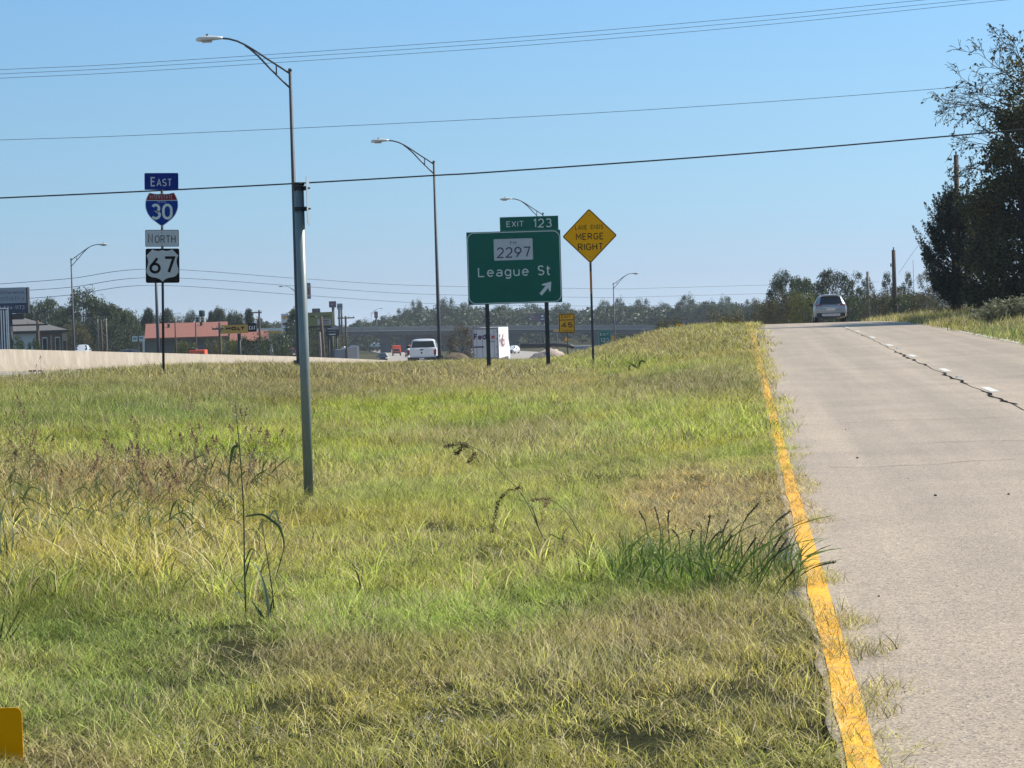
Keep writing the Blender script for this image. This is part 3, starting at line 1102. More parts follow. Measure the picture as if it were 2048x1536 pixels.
BRIDGEC = mat('bridge_concrete', (.24, .235, .215), rough=.85, var=.14, scale=.5)
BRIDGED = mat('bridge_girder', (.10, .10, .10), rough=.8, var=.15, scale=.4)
WOOD = mat('pole_wood', (.085, .062, .048), rough=.9, var=.3, scale=7, bump=.4)
WOODG = mat('grey_pole_wood', (.22, .195, .17), rough=.9, var=.25, scale=7)
WIREM = mat('wire', (.02, .022, .028), rough=.5, var=.1)
WIREF = mat('thin_wire', (.05, .07, .10), rough=.5, var=.1)
TYRE = mat('tyre_rubber', (.014, .014, .014), rough=.8, var=.2)
RIM = mat('wheel_rim', (.35, .35, .36), rough=.35, metal=.8)
CHROME = mat('bright_trim', (.6, .6, .62), rough=.2, metal=.9)
BLKPL = mat('black_plastic', (.016, .016, .017), rough=.55, var=.15)
LRED = mat('tail_lamp_red', (.25, .008, .012), rough=.2, var=.1)
LCLR = mat('clear_lamp', (.75, .75, .74), rough=.12, var=.05)
GLASS = glass_mat('dark_window')
PLATE = mat('number_plate', (.6, .6, .58), rough=.4)

# ------------------------------------------------------------------ concrete barrier along the freeway
def barrier():
    prof = [(-.32, 0), (.32, 0), (.32, .08), (.14, .36), (.085, 1.02), (-.085, 1.02), (-.14, .36), (-.32, .08)]
    V, fc = [], []
    ys = list(np.arange(60, 262, 4.))
    n = len(prof)
    for y in ys:
        x = float(ip(BAR, y))
        z = float(ip(FWZ, y)) - .02
        for a, b in prof:
            V.append((x + a, y, z + b))
    for i in range(len(ys) - 1):
        for j in range(n):
            k = (j + 1) % n
            fc.append((i * n + j, i * n + k, (i + 1) * n + k, (i + 1) * n + j))
    o = link('concrete_barrier', fast_mesh('concrete_barrier', V, fc, CONC))
    tag(o, 'long tan concrete safety barrier running along the left side of the freeway', 'barrier')
barrier()
_d = MB()
for px, py, w in ((89, 741, .14), (130, 739, .10), (163, 742, .1), (260, 738, .09), (60, 740, .16)):
    a, b = ray(px, py)
    p = Vector((a * 92, 92, 0))
    p.z = h1(p.x, p.y) + .16
    for k in range(4):
        q = p + Vector((rnd.uniform(-.2, .2), rnd.uniform(-.2, .2), 0))
        _d.box(q.x - w * .7, q.x + w * .7, q.y - .1, q.y + .1, q.z - .1, q.z + .03 + w * .2, .5, .5)
o = _d.build('litter', mat('litter', (.13, .10, .075), var=.8, scale=20))
setting(o, 'stuff')

# ------------------------------------------------------------------ street lamps
def lamp_parts(t, side=1, hp=10.75, deep=0., head=None):
    """tapered pole with a curved truss arm reaching towards -x (side 1) or +x (side -1)"""
    s = -side
    MB().tube([(0, 0, -deep), (0, 0, .3), (0, 0, hp)], [.115, .112, .058], 10).build('pole', GALV_D, t, True)
    MB().box(-.2, .2, -.2, .2, -.05, .12).build('base_plate', GALV_D, t)
    cp = MB().tube([(0, 0, hp - .02), (0, 0, hp + .07)], .07, 10)
    cp.build('pole_cap', GALV_D, t, True)
    arm = MB()
    top = [(0, hp - .12), (.28, hp + .08), (.75, hp + .40), (1.3, hp + .79), (1.62, hp + .99), (1.9, hp + 1.13), (2.2, hp + 1.22), (2.55, hp + 1.26)]
    low = [(0, hp - .66), (.30, hp - .36), (.72, hp + .08), (1.15, hp + .56), (1.45, hp + .84), (1.62, hp + .96)]
    arm.tube([(s * a, 0, b) for a, b in top], .036, 8)
    arm.tube([(s * a, 0, b) for a, b in low], .034, 8)
    arm.tube([(s * .50, 0, hp + .235), (s * .50, 0, hp - .14)], .026, 6)
    arm.build('arm', GALV_D, t, True)
    hd = MB()
    rings = []
    for k, (x, hw, zt, zb) in enumerate(((2.42, .045, .045, -.045), (2.62, .085, .075, -.065), (2.85, .14, .10, -.09), (3.1, .165, .10, -.12), (3.28, .14, .07, -.12), (3.40, .06, .0, -.09))):
        z0 = hp + 1.26
        pts = []
        for q in range(12):
            an = 2 * math.pi * q / 12
            zz = math.sin(an)
            pts.append((s * x, math.cos(an) * hw, z0 + (zt * zz if zz > 0 else -zb * zz * 1.0)))
        rings.append(pts if s > 0 else pts[::-1])
    hd.loft(rings)
    h = hd.build('lamp_head', mat('lamp_head_grey', (.55, .55, .54), rough=.4, var=.06), t, True)
    lens = MB()
    lens.box(s * 3.02 - .16, s * 3.02 + .16, -.10, .10, hp + 1.11, hp + 1.16, 1.2, 1.2)
    lens.build('lens', mat('lamp_lens', (.35, .35, .34), rough=.2), h)
    MB().tube([(s * 3.0, 0, hp + 1.35), (s * 3.0, 0, hp + 1.42)], .035, 8).build('photocell', BLKPL, h)

LG = 'street lamps along the freeway'
def lamp(px, py, d, side, label, first=None, deep=1.5):
    p = at(px, py, d)                       # pole top
    t = thing('street_lamp', label, 'street lamp', (p.x, p.y, p.z - 10.75), 0, LG)
    lamp_parts(t, side, 10.75, deep)
    return t
lamp(580, 141, 81, 1, 'tallest and closest grey street lamp, rising behind the thick steel sign post')
lamp(867.5, 324, 121, 1, 'grey street lamp between the white pickup and the green exit sign, arm pointing left')
lamp(1086, 427, 176, 1, 'street lamp half hidden behind the green exit sign, only its arm and head showing')
lamp(1226.5, 567, 293, -1, 'distant street lamp right of the yellow merge diamond, arm pointing right')
lamp(142, 518, 202, -1, 'street lamp before the big tree cluster near the grey roofed house, arm pointing right')
lamp(601, 587, 348, 1, 'small far street lamp whose arm pokes out left of the thick sign post')
lamp(742, 626, 640, -1, 'tiny far street lamp above the left end of the overpass')

# ------------------------------------------------------------------ near sign post seen from the side
p = ground_at(618, 1003)
PD = 22.5
p0 = at(618, 1003, PD)
p1 = at(598.5, 365, PD)
t = thing('sign_post', 'thick grey round steel sign post standing in the grass, its signs seen edge on', 'sign post', (p0.x, p0.y, p0.z))
hp = p1.z - p0.z
MB().tube([(0, 0, -.4), (0, 0, hp - .02)], .050, 20).build('post', mat('galvanised_post', (.20, .235, .23), rough=.42, metal=.2, var=.10, scale=5, dirt=(.13, .15, .15), dscale=4, damt=.6), t, True)
MB().tube([(0, 0, hp - .03), (0, 0, hp)], .058, 20).build('post_cap', POSTM, t, True)
for zz in (hp - .06, hp - .27):
    c = MB().tube([(0, 0, zz - .02), (0, 0, zz + .02)], .058, 20)
    c.box(.04, .085, -.02, .02, zz - .022, zz + .022)
    c.build('clamp', POSTM, t)
    MB().tube([(.085, 0, zz), (.115, 0, zz)], [.011, .008], 8).build('bolt', POSTM, t)
sg = MB().plate(rrect(-.30, .30, hp - .43, hp + .05, .05), 0, .004).build('side_sign', ALU, t)
sg.rotation_euler = (0, 0, math.radians(92.4))
sg.location = (.092, 0, 0)

# ------------------------------------------------------------------ route marker assembly
D = 61.0
p0 = at(327, 742, D)
m_ = D / F
def rp(px, py):                     # photo offset to metres on the sign plane
    dx, dy = px - 327, py - 742
    return (dx * CR - dy * SR) * m_, -(dx * SR + dy * CR) * m_
t = thing('route_sign', 'route marker post carrying EAST, the 30 shield, NORTH and the 67 shield', 'route sign', (p0.x, p0.y, p0.z))
MB().tube([(0, 0, -.6), (0, .0, 5.02)], .036, 12).build('post', POSTM, t, True)
cx = .0
t.rotation_euler = (0, math.radians(1.45), 0)
Z = lambda zy: (1393 - zy) / 5.906 * m_ + rp(325, 566)[1]        # zoomed crop row to height
X = lambda zx: (zx - 386) / 5.906 * m_ + cx
def plate_part(name, label, x0, x1, z0, z1, r, m, y=-.05):
    o = MB().plate(rrect(x0, x1, z0, z1, r), y, y + .006).build(name, m, t)
    o['label'] = label
    return o
e = plate_part('direction_plate', 'blue plate reading EAST', X(185), X(584), Z(298), Z(100), .03, SBLUE2)
text('lettering', 'E', (X(258), X(314), Z(257), Z(147)), SSILVER, e, -.0535, .01)
text('lettering', 'AST', (X(328), X(508), Z(257), Z(168)), SSILVER, e, -.0535, .01)
def shield_pts(kind):
    if kind == 'I':
        half = [(0, .965), (.22, .93), (.42, .94), (.62, .98), (.76, 1.0), (.88, .78), (.96, .58), (1.0, .30), (.985, .10), (.93, -.08), (.86, -.24), (.77, -.38), (.63, -.54), (.44, -.69), (.22, -.86), (0, -1.0)]
    else:
        half = [(0, .95), (.10, .93), (.26, .90), (.46, .93), (.62, 1.0), (1.0, .62), (.92, .46), (.88, .26), (.92, .02), (1.0, -.24), (.99, -.44), (.86, -.63), (.66, -.72), (.40, -.76), (.18, -.84), (0, -1.0)]
    return half
def outline(half, cx_, cz, hw, hh):
    L = [(cx_ - a * hw, cz + b * hh) for a, b in half]
    Rr = [(cx_ + a * hw, cz + b * hh) for a, b in half[1:-1]]
    return L + Rr[::-1]
sc_, sz, shw, shh = X(386), (Z(332) + Z(728)) / 2, (X(580) - X(190)) / 2, (Z(332) - Z(728)) / 2
sh = MB().plate(outline(shield_pts('I'), sc_, sz, shw, shh), -.05, -.044).build('interstate_shield', SSILVER, t)
sh['label'] = 'red and blue interstate shield with 30'
ins = .955
half = shield_pts('I')
blue = [(a * ins, b * ins) for a, b in half if b < .50]
blue = [(.985 * ins, .52)] + [q for q in blue]
bl = [(sc_ - a * shw, sz + b * shh) for a, b in [(ins, .52)] + [(a * ins, b * ins) for a, b in half if b < .5]]
br = [(sc_ + a * shw, sz + b * shh) for a, b in [(ins, .52)] + [(a * ins, b * ins) for a, b in half if b < .5][:-1]]
MB().plate(bl + br[::-1], -.054, -.0502).build('blue_field', SBLUE, sh)
tl = [(a * ins, b * .965) for a, b in half if b > .60]
rl = [(sc_ - a * shw, sz + b * shh) for a, b in tl + [(.955 * ins, .57)]]
rr_ = [(sc_ + a * shw, sz + b * shh) for a, b in (tl[1:] + [(.955 * ins, .57)])]
MB().plate(rl + rr_[::-1], -.054, -.0502).build('red_field', SRED, sh)
text('lettering', 'INTERSTATE', (X(248), X(516), Z(402), Z(358)), SSILVER, sh, -.0555, -.014)
text('lettering', 'TEXAS', (X(334), X(436), Z(452), Z(430)), SSILVER, sh, -.0555, .0)
text('lettering', '30', (X(260), X(514), Z(648), Z(460)), SWHITE, sh, -.0555, .022)
nth = plate_part('direction_plate', 'pale grey plate reading NORTH with a black border', X(188), X(584), Z(966), Z(768), .03, SBLK)
MB().plate(rrect(X(194), X(578), Z(960), Z(774), .026), -.0535, -.0502).build('face', SSILVER, nth)
text('lettering', 'N', (X(222), X(276), Z(922), Z(812)), SBLK, nth, -.0555, -.012)
text('lettering', 'ORTH', (X(302), X(546), Z(922), Z(833)), SBLK, nth, -.0555, -.004)
for zy in (804, 936):
    MB().tube([(X(386), -.056, Z(zy)), (X(386), -.062, Z(zy))], .012, 8).build('bolt', POSTM, nth)
us = plate_part('highway_shield', 'black square with a white shield and 67', X(190), X(588), Z(1393), Z(988), .05, SBLK)
MB().plate(outline(shield_pts('U'), X(388), (Z(998) + Z(1378)) / 2, (X(578) - X(200)) / 2, (Z(998) - Z(1378)) / 2), -.0535, -.0502).build('shield', SSILVER, us)
text('lettering', '6', (X(234), X(368), Z(1284), Z(1086)), SBLK, us, -.0555, .02)
text('lettering', '7', (X(404), X(538), Z(1282), Z(1080)), SBLK, us, -.0555, .02)

# ------------------------------------------------------------------ large green exit sign
D = 94.0
m_ = D / F
p0 = at(1036, 738, D)
t = thing('exit_sign', 'large green exit sign for League St on two steel posts', 'exit sign', (p0.x, p0.y, p0.z))
pl, pr = at(977, 738, D), at(1097, 735, D)
tl, br_ = at(931.5, 464, D), at(1126.5, 605, D)
X0, X1 = tl.x - p0.x + .02, br_.x - p0.x - .04
Z1, Z0 = at(931.5, 464, D).z - p0.z - .02, at(933, 610, D).z - p0.z
PW, PH = X1 - X0, Z1 - Z0
for q in (pl, pr):
    x = q.x - p0.x + (.02 if q is pl else 0)
    ps = MB().box(x - .085, x + .085, .06, .075, -1, Z1 - .1)
    ps.box(x - .085, x + .085, .225, .24, -1, Z1 - .1)
    ps.box(x - .008, x + .008, .0752, .2248, -1, Z1 - .1)
    ps.build('post', POSTM, t)
pan = MB().box(X0, X1, 0, .03, Z0, Z1).build('panel', SGREEN, t)
U = lambda u: X0 + u * PW
V_ = lambda v: Z1 - v * PH
MB().ring(rrect(X0 + .025, X1 - .025, Z0 + .025, Z1 - .025, .30, 7), rrect(X0 + .058, X1 - .058, Z0 + .058, Z1 - .058, .268, 7), -.004, -.001).build('border', SWHITE, pan)
pq = MB().plate(rrect(U(.288), U(.702), V_(.40), V_(.105), .05), -.008, -.001).build('road_number_plate', SSILVER, pan)
text('lettering', 'FM', (U(.463), U(.527), V_(.188), V_(.138)), SBLK, pq, -.0105, .004)
text('lettering', '2297', (U(.318), U(.676), V_(.367), V_(.218)), SNAVY, pq, -.0105, .006)
MB().box(U(.288) + .002, U(.702) - .002, -.0085, -.0078, V_(.2), V_(.197)).build('seam', mat('seam', (.36, .36, .38)), pq)
text('lettering', 'League', (U(.112), U(.652), V_(.655), V_(.487)), SWHITE, pan, -.006, .004)
text('lettering', 'St', (U(.750), U(.886), V_(.622), V_(.483)), SWHITE, pan, -.006, .006)
A, B = Vector((U(.772), 0, V_(.885))), Vector((U(.889), 0, V_(.712)))
dv = (B - A).normalized()
nv = Vector((dv.z, 0, -dv.x))
Lh = (B - A).length
ar = []
for a, b in ((0, .068), (Lh * .60, .068), (Lh * .46, .225), (Lh * .56, .225), (Lh, .0), (Lh * .56, -.225), (Lh * .46, -.225), (Lh * .60, -.068), (0, -.068)):
    q = A + dv * a + nv * b
    ar.append((q.x, q.z))
MB().plate(ar, -.006, -.001).build('arrow', SWHITE, pan)
TX0, TX1, TZ0, TZ1 = U(.360), U(.982), Z1 + .002, Z1 + .195 * PH
tab = MB().box(TX0, TX1, .002, .028, TZ0, TZ1).build('exit_number_tab', SGREEN, t)
MB().ring(rrect(TX0 + .012, TX1 - .012, TZ0 + .012, TZ1 - .012, .02, 3), rrect(TX0 + .026, TX1 - .026, TZ0 + .026, TZ1 - .026, .015, 3), -.002, .001).build('border', mat('faded_border', (.05, .22, .17)), tab)
text('lettering', 'EXIT', (U(.431), U(.614), TZ0 + .29 * (TZ1 - TZ0), TZ0 + .70 * (TZ1 - TZ0)), SWHITE, tab, -.004, .004)
text('lettering', '123', (U(.716), U(.912), TZ0 + .19 * (TZ1 - TZ0), TZ0 + .83 * (TZ1 - TZ0)), SWHITE, tab, -.004, .006)
bk = MB()
for z in (Z0 + .25, (Z0 + Z1) / 2, Z1 - .25):
    bk.box(X0 + .1, X1 - .1, .0305, .058, z - .03, z + .03)
bk.build('stiffener', ALU, t)

# ------------------------------------------------------------------ lane ends merge right diamond
D = 69.5
m_ = D / F
p0 = at(1187, 738, D)
t = thing('merge_sign', 'yellow diamond sign reading LANE ENDS MERGE RIGHT on a steel post', 'warning sign', (p0.x, p0.y, p0.z))
cz = at(1180, 472, D).z - p0.z
R_ = .866
MB().box(-.035, .035, 0, .03, -.5, cz + R_ - .1).build('post', GALV_D, t)
MB().box(-.036, .036, -.001, .031, cz - R_ - .95, cz - R_ - .25).build('reflector_band', mat('orange_reflector', (.52, .17, .015), rough=.4), t)
def diamond(r, rad=.055, n=5):
    k = r / math.sqrt(2)
    out = []
    for x, z in rrect(-k, k, -k, k, rad, n):
        out.append(((x - z) * .70711, cz + (x + z) * .70711))
    return out
pn = MB().plate(diamond(R_), -.012, -.006).build('panel', SYEL, t)
MB().ring(diamond(R_ - .012, .05), diamond(R_ - .048, .035), -.0145, -.0122).build('border', SBLK, pn)
q = R_ / 330.
u = lambda zx: (zx - 1565) * q
w_ = lambda zy: cz - (zy - 433) * q
for s_, r_ in (('LANE', (1393, 1537, 355, 300)), ('ENDS', (1580, 1730, 352, 300)), ('MERGE', (1399, 1732, 478, 398)), ('RIGHT', (1419, 1724, 603, 521))):
    text('lettering', s_, (u(r_[0]), u(r_[1]), w_(r_[2]), w_(r_[3])), SBLK, pn, -.0145, .010 if len(s_) > 4 else .003)
for zy in (187, 684):
    MB().tube([(0, -.012, w_(zy)), (0, -.02, w_(zy))], .014, 8).build('bolt', POSTM, pn)

# ------------------------------------------------------------------ near yellow panel cut by the frame
D = 9.2
p0 = at(43, 1415, D)
t = thing('marker_sign', 'plain yellow panel on a short post, cut off by the lower left corner', 'marker sign', (p0.x - .11, p0.y, h1(p0.x - .11, D)))
zt = p0.z - h1(p0.x - .11, D)
SYN = mat('yellow_panel', (.86, .36, .001), rough=.6, var=.03, scale=3, spec=.03)
MB().plate(rrect(-.11, .11, zt - .62, zt, .028, 6), 0, .004).build('panel', SYN, t)
MB().tube([(0, .03, -.3), (0, .03, zt - .05)], .025, 12).build('post', GALV, t, True)

# ------------------------------------------------------------------ other signs in the distance
def panel_sign(name, label, cat, rect, d, m, posts=(), texts=(), border=None, group=None, postm=None, pr=.05, thick=.04, plain=()):
    """flat panel filling the photo rectangle rect=(px0,py0,px1,py1) at distance d"""
    postm = postm or POSTM
    cxp, cyp = (rect[0] + rect[2]) / 2, (rect[1] + rect[3]) / 2
    c = at(cxp, cyp, d)
    k = d / F
    w, h = (rect[2] - rect[0]) * k, (rect[3] - rect[1]) * k
    g = h1(c.x, c.y)
    t = thing(name, label, cat, (c.x, c.y, g), 0, group)
    z = c.z - g
    pn = MB().plate(rrect(-w / 2, w / 2, z - h / 2, z + h / 2, min(w, h) * .04, 3), 0, thick).build('panel', m, t)
    f = lambda fx: -w / 2 + fx * w
    gz = lambda fy: z + h / 2 - fy * h
    if border:
        b = min(w, h) * .045
        MB().ring(rrect(-w / 2 + b * .4, w / 2 - b * .4, z - h / 2 + b * .4, z + h / 2 - b * .4, b, 3), rrect(-w / 2 + b * 1.4, w / 2 - b * 1.4, z - h / 2 + b * 1.4, z + h / 2 - b * 1.4, b * .7, 3), -.006, -.001).build('border', border, pn)
    for (nm, mm, a, b, c2, d2) in plain:
        MB().box(f(a), f(c2), -.03, -.001, gz(d2), gz(b)).build(nm, mm, pn)
    for (s_, mm, a, b, c2, d2, wt) in texts:
        text('lettering', s_, (f(a), f(c2), gz(d2), gz(b)), mm, pn, -.05, wt)
    for fx in posts:
        MB().tube([(f(fx), thick / 2 + .02, -.8), (f(fx), thick / 2 + .02, z - h / 2 + .02 * h)], pr, 8).build('post', postm, t, True)
    return t
panel_sign('speed_sign', 'yellow sign reading EXIT 45 MPH on a thin post', 'advisory sign', (1117.5, 627, 1149.5, 666), 165, SYEL, (.52,), (('EXIT', SBLK, .18, .085, .75, .235, .004), ('45', SBLK, .16, .46, .86, .72, .02), ('MPH', SBLK, .2, .84, .8, .93, .01)), SBLK, pr=.04,
           plain=(('divider', SBLK, .03, .315, .97, .345),))
panel_sign('exit_sign', 'small green EXIT 123 sign at the gore, by the weedy bank', 'exit sign', (1197, 661, 1222.5, 702), 264, mat('gore_sign_green', (.002, .17, .13), rough=.6, spec=.05), (.3, .7), (('EXIT', SWHITE, .14, .11, .84, .25, .015), ('123', SWHITE, .16, .37, .82, .56, .02)), mat('pale_green_rim', (.12, .38, .32)), pr=.05)
g_ = [o for o in bpy.data.objects if o.name.startswith('panel') and o.parent and o.parent.get('label', '').startswith('small green')][0]
k = 264 / F
zc = at(1209.7, 681.5, 264).z - g_.parent.location.z
ar = MB().plate([(-.06 + .30, zc - 1.03), (.12 + .30, zc - 1.03), (.12 + .30, zc - .6), (.30 + .25, zc - .42), (.30 + .30, zc - .60), (.30 + .36, zc - .25), (.30 + .0, zc - .30), (.30 + .12, zc - .36), (.30 - .06, zc - .52)], -.05, -.01)
ar.build('arrow', SWHITE, g_)
t = thing('diamond_marker', 'tiny yellow diamond on a thin pole below the EXIT 45 sign', 'warning sign', tuple(at(1134, 700, 330)))
zz = at(1134, 679, 330).z - at(1134, 700, 330).z
cz = zz
MB().plate([(0, cz - .36), (.36, cz), (0, cz + .36), (-.36, cz)], 0, .02).build('panel', SYEL, t)
MB().tube([(0, .03, -2), (0, .03, cz)], .04, 6).build('post', GALV_D, t)
t = thing('arrow_sign', 'tilted yellow diamond with a black arrow poking out of the weeds', 'warning sign', tuple(at(1360, 668, 150)))
cz = at(1361, 656, 150).z - at(1360, 668, 150).z
def dia2(r):
    a = math.radians(38)
    return [(r * math.cos(a + k * math.pi / 2) * (1 if k % 2 else .75), cz + r * math.sin(a + k * math.pi / 2)) for k in range(4)]
pn = MB().plate(dia2(.42), 0, .012).build('panel', SYEL, t)
MB().plate([(-.10, cz - .16), (.02, cz - .16), (.02, cz + .02), (.12, cz + .02), (-.04, cz + .2), (-.20, cz + .02), (-.10, cz + .02)], -.008, -.001).build('arrow', SBLK, pn)
MB().tube([(0, .04, -1.6), (0, .04, cz)], .03, 8).build('post', GALV_D, t)
t = thing('chevron_sign', 'small orange yellow board on a post right behind the little green exit sign', 'warning sign', tuple(at(1227, 700, 285)))
cz = at(1227, 680, 285).z - at(1227, 700, 285).z
MB().box(-.25, .15, 0, .03, cz - .6, cz + .6).build('panel', mat('orange_board', (.75, .33, .03)), t)
MB().tube([(0.2, .05, -2), (.2, .05, cz + .4)], .05, 6).build('post', mat('orange_post', (.55, .25, .05)), t)
t = thing('diamond_marker', 'small orange diamond beside the left edge of the white lorry', 'warning sign', tuple(at(941, 705, 330)))
cz = at(941, 687, 330).z - at(941, 705, 330).z
MB().plate([(0, cz - .4), (.3, cz), (0, cz + .4), (-.3, cz)], 0, .02).build('panel', mat('orange_board', (.75, .33, .03)), t)
MB().tube([(0, .03, -2), (0, .03, cz)], .04, 6).build('post', GALV_D, t)

# ------------------------------------------------------------------ overhead wires
def wire(name, label, pts, d, r, m, group=None, dfun=None):
    """hanging wire through photo points; runs on past both ends of the view"""
    P = [at(px, py, d if dfun is None else dfun(px)) for px, py in pts]
    a, b = P[0] + (P[0] - P[1]) * 1.2, P[-1] + (P[-1] - P[-2]) * 1.2
    P = [a] + P + [b]
    Q = []
    for i in range(len(P) - 1):               # smooth
        p0_, p1_, p2_, p3_ = P[max(i - 1, 0)], P[i], P[i + 1], P[min(i + 2, len(P) - 1)]
        for k in range(10):
            s = k / 10
            Q.append(.5 * ((2 * p1_) + (p2_ - p0_) * s + (2 * p0_ - 5 * p1_ + 4 * p2_ - p3_) * s * s + (3 * p1_ - p0_ - 3 * p2_ + p3_) * s ** 3))
    Q.append(P[-1])
    o = MB().tube(Q, r, 6).build(name, m, None, True)
    tag(o, label, 'wire', group)
    return o
wire('power_line', 'topmost of the three thin parallel power lines high in the sky', [(0, 139.5), (300, 124.5), (1000, 77), (1500, 34.5), (1845, 0)], 74, .008, WIREF)
wire('power_line', 'middle one of the three thin parallel power lines high in the sky', [(0, 148), (300, 132.5), (1000, 85.5), (1500, 43.5), (1935, 0)], 75, .008, WIREF)
wire('power_line', 'lowest of the three thin parallel power lines high in the sky', [(0, 156.5), (300, 141.5), (1000, 94.5), (1500, 52.5), (2010, 0)], 76, .008, WIREF)
wire('power_line', 'single thin wire crossing the sky halfway down, alone between other lines', [(0, 280), (300, 269.5), (1000, 236.5), (1500, 206), (1900, 175.5), (2048, 163)], 75, .009, WIREF)
wire('cable', 'thick black cable crossing the sky just above the route signs and green exit sign', [(0, 396), (300, 382), (590, 367), (866, 351), (1000, 343), (1500, 306.5), (2048, 259)], 70, .026, WIREM)
def far_d(px):
    return 232 + max(0, px - 311) * .11
for lab, L, Rr in (('top faint line strung from the tall pole behind the route signs', [(0, 568), (140, 557), (311, 538)], [(600, 557), (840, 571), (1210, 577.5), (1310, 576), (1530, 570)]),
                   ('middle faint line strung from the tall pole behind the route signs', [(0, 584), (140, 574.5), (311, 555)], [(600, 572.5), (840, 588), (1210, 595), (1310, 593), (1530, 587)]),
                   ('lowest faint line strung from the tall pole behind the route signs', [(0, 601), (140, 590), (311, 570.5)], [(600, 590), (840, 606), (1000, 610), (1300, 612), (1560, 604)])):
    wire('power_line', lab, L + Rr, 0, .03, WIREF, dfun=far_d)

# ------------------------------------------------------------------ poles
def pole(name, label, px, ytop, d, r0, r1, m, cat='utility pole', lean=0., arms=(), extra=None, foot=None):
    tp = at(px, ytop, d)
    g = h1(tp.x, tp.y)
    t = thing(name, label, cat, (tp.x, tp.y, g))
    hh = tp.z - g
    MB().tube([(lean, 0, -1), (lean * .5, 0, hh * .5), (0, 0, hh)], [r0, (r0 + r1) / 2, r1], 10).build('shaft', m, t, True)
    for dz, wl, wr in arms:
        MB().box(-wl, wr, -.06, .06, hh - dz - .07, hh - dz + .07).build('crossarm', m, t)
        for x in (-wl * .9, -wl * .35, wr * .35, wr * .9):
            MB().tube([(x, 0, hh - dz + .07), (x, 0, hh - dz + .25)], [.05, .03], 6).build('insulator', mat('insulator', (.25, .25, .26), rough=.3), t)
    return t, hh
pole('steel_pole', 'tall straight pole behind the route signs, carrying the faint lines', 311, 536, 230, .20, .13, GALV_D)
pole('utility_pole', 'dark wooden pole with a wide crossarm in front of the grey roofed house', 75, 641, 185, .16, .12, WOOD, arms=((.35, 2.3, .85),))
pole('utility_pole', 'dark pole with a short crossarm left of the yellow dealer sign', 439, 645, 190, .15, .11, WOOD, arms=((.55, .65, .35),))
pole('utility_pole', 'pole with lamp arms rising right behind the yellow dealer sign', 518, 620, 260, .17, .11, WOOD, arms=((.3, 1.0, .3),))
pole('utility_pole', 'black leaning pole in front of the green billboard', 642, 632, 240, .20, .15, WOOD, lean=.25)
pole('utility_pole', 'pale grey wooden pole standing just left of the black leaning one', 639.5, 664, 300, .20, .16, WOODG)
pole('utility_pole', 'dark pole with a crossarm by the left end of the overpass', 691, 632, 270, .17, .12, WOOD, arms=((.25, 1.0, 1.1),))
pole('utility_pole', 'thin dark pole in front of the red roof, left of its middle', 350, 643, 205, .08, .06, WOOD)
pole('utility_pole', 'thin dark pole in front of the red roof, near its middle', 391, 643, 205, .07, .06, WOOD)
pole('service_mast', 'short pole with a white box, leftmost of the masts by the trees', 195, 638, 225, .09, .07, WOODG, 'mast')
pole('service_mast', 'short dark pole between the two masts with white boxes', 202, 640, 225, .11, .09, WOOD, 'mast')
pole('service_mast', 'short pole with a white box, rightmost of the masts by the trees', 212, 637, 226, .07, .06, WOODG, 'mast')
tt_, hh = pole('utility_pole', 'bare wooden pole rising out of the dark juniper on the right', 1912, 310, 112, .17, .12, WOOD)
MB().tube([(0, 0, hh), (0, 0, hh + .18)], [.035, .05], 8).build('insulator', POSTM, tt_)
tt_, hh = pole('utility_pole', 'bare wooden pole right of the car, standing against the sky', 1787, 500, 165, .19, .14, WOOD)
MB().tube([(0, 0, hh), (0, 0, hh + .2)], [.035, .05], 8).build('insulator', POSTM, tt_)
MB().tube([(-.22, 0, hh - 1.0), (-.22, 0, hh - 1.25)], .05, 8).build('spool', POSTM, tt_)
pole('utility_pole', 'shorter wooden pole just right of the car', 1735, 543, 205, .17, .12, WOODG)
pole('utility_pole', 'lowest wooden pole half hidden in the bushes behind the car', 1705, 560, 260, .17, .12, WOODG)
pole('antenna_mast', 'hair thin antenna mast above the trees between pole and juniper', 1826, 520, 400, .05, .04, GALV_D, 'mast')
wire('guy_wire', 'thin slack wire dropping from the sky beside the juniper', [(1912, 330), (1880, 400), (1850, 470), (1826, 505)], 118, .008, WIREF)
wire('guy_wire', 'lower thin wire slanting down beside the dark juniper', [(1880, 500), (1855, 535), (1838, 552)], 118, .008, WIREF)

# ------------------------------------------------------------------ vehicles
def car_ring(y, hw, z0, belt, roof, rw):
    """closed cross-section at y: half width, sill, belt line, roof, roof half width"""
    h = [(hw * .86, z0), (hw * .97, z0 + .10), (hw, z0 + .30), (hw, belt - .18), (hw * .965, belt), (rw + (hw * .965 - rw) * .12, belt + (roof - belt) * .86), (rw * .86, roof - .02), (rw * .45, roof + .012)]
    return [(x, y, z) for x, z in h] + [(-x, y, z) for x, z in reversed(h)]

def wheel(t, x, y, r=.34, w=.22):
    s = 1 if x > 0 else -1
    wh = MB().tube([(x - w / 2, y, r), (x - w / 2 + .02, y, r), (x + w / 2 - .02, y, r), (x + w / 2, y, r)], [r - .03, r, r, r - .03], 20).build('wheel', TYRE, t, True)
    MB().tube([(x + s * (w / 2 - .015), y, r), (x + s * (w / 2 + .006), y, r)], [r * .66, r * .6], 16).build('rim', RIM, wh)

def paint(name, col, metal=.0):
    m = mat(name, col, rough=.28, metal=metal, var=.04, scale=2, dirt=tuple(c * .8 for c in col), dscale=1.2, damt=.3)
    return m

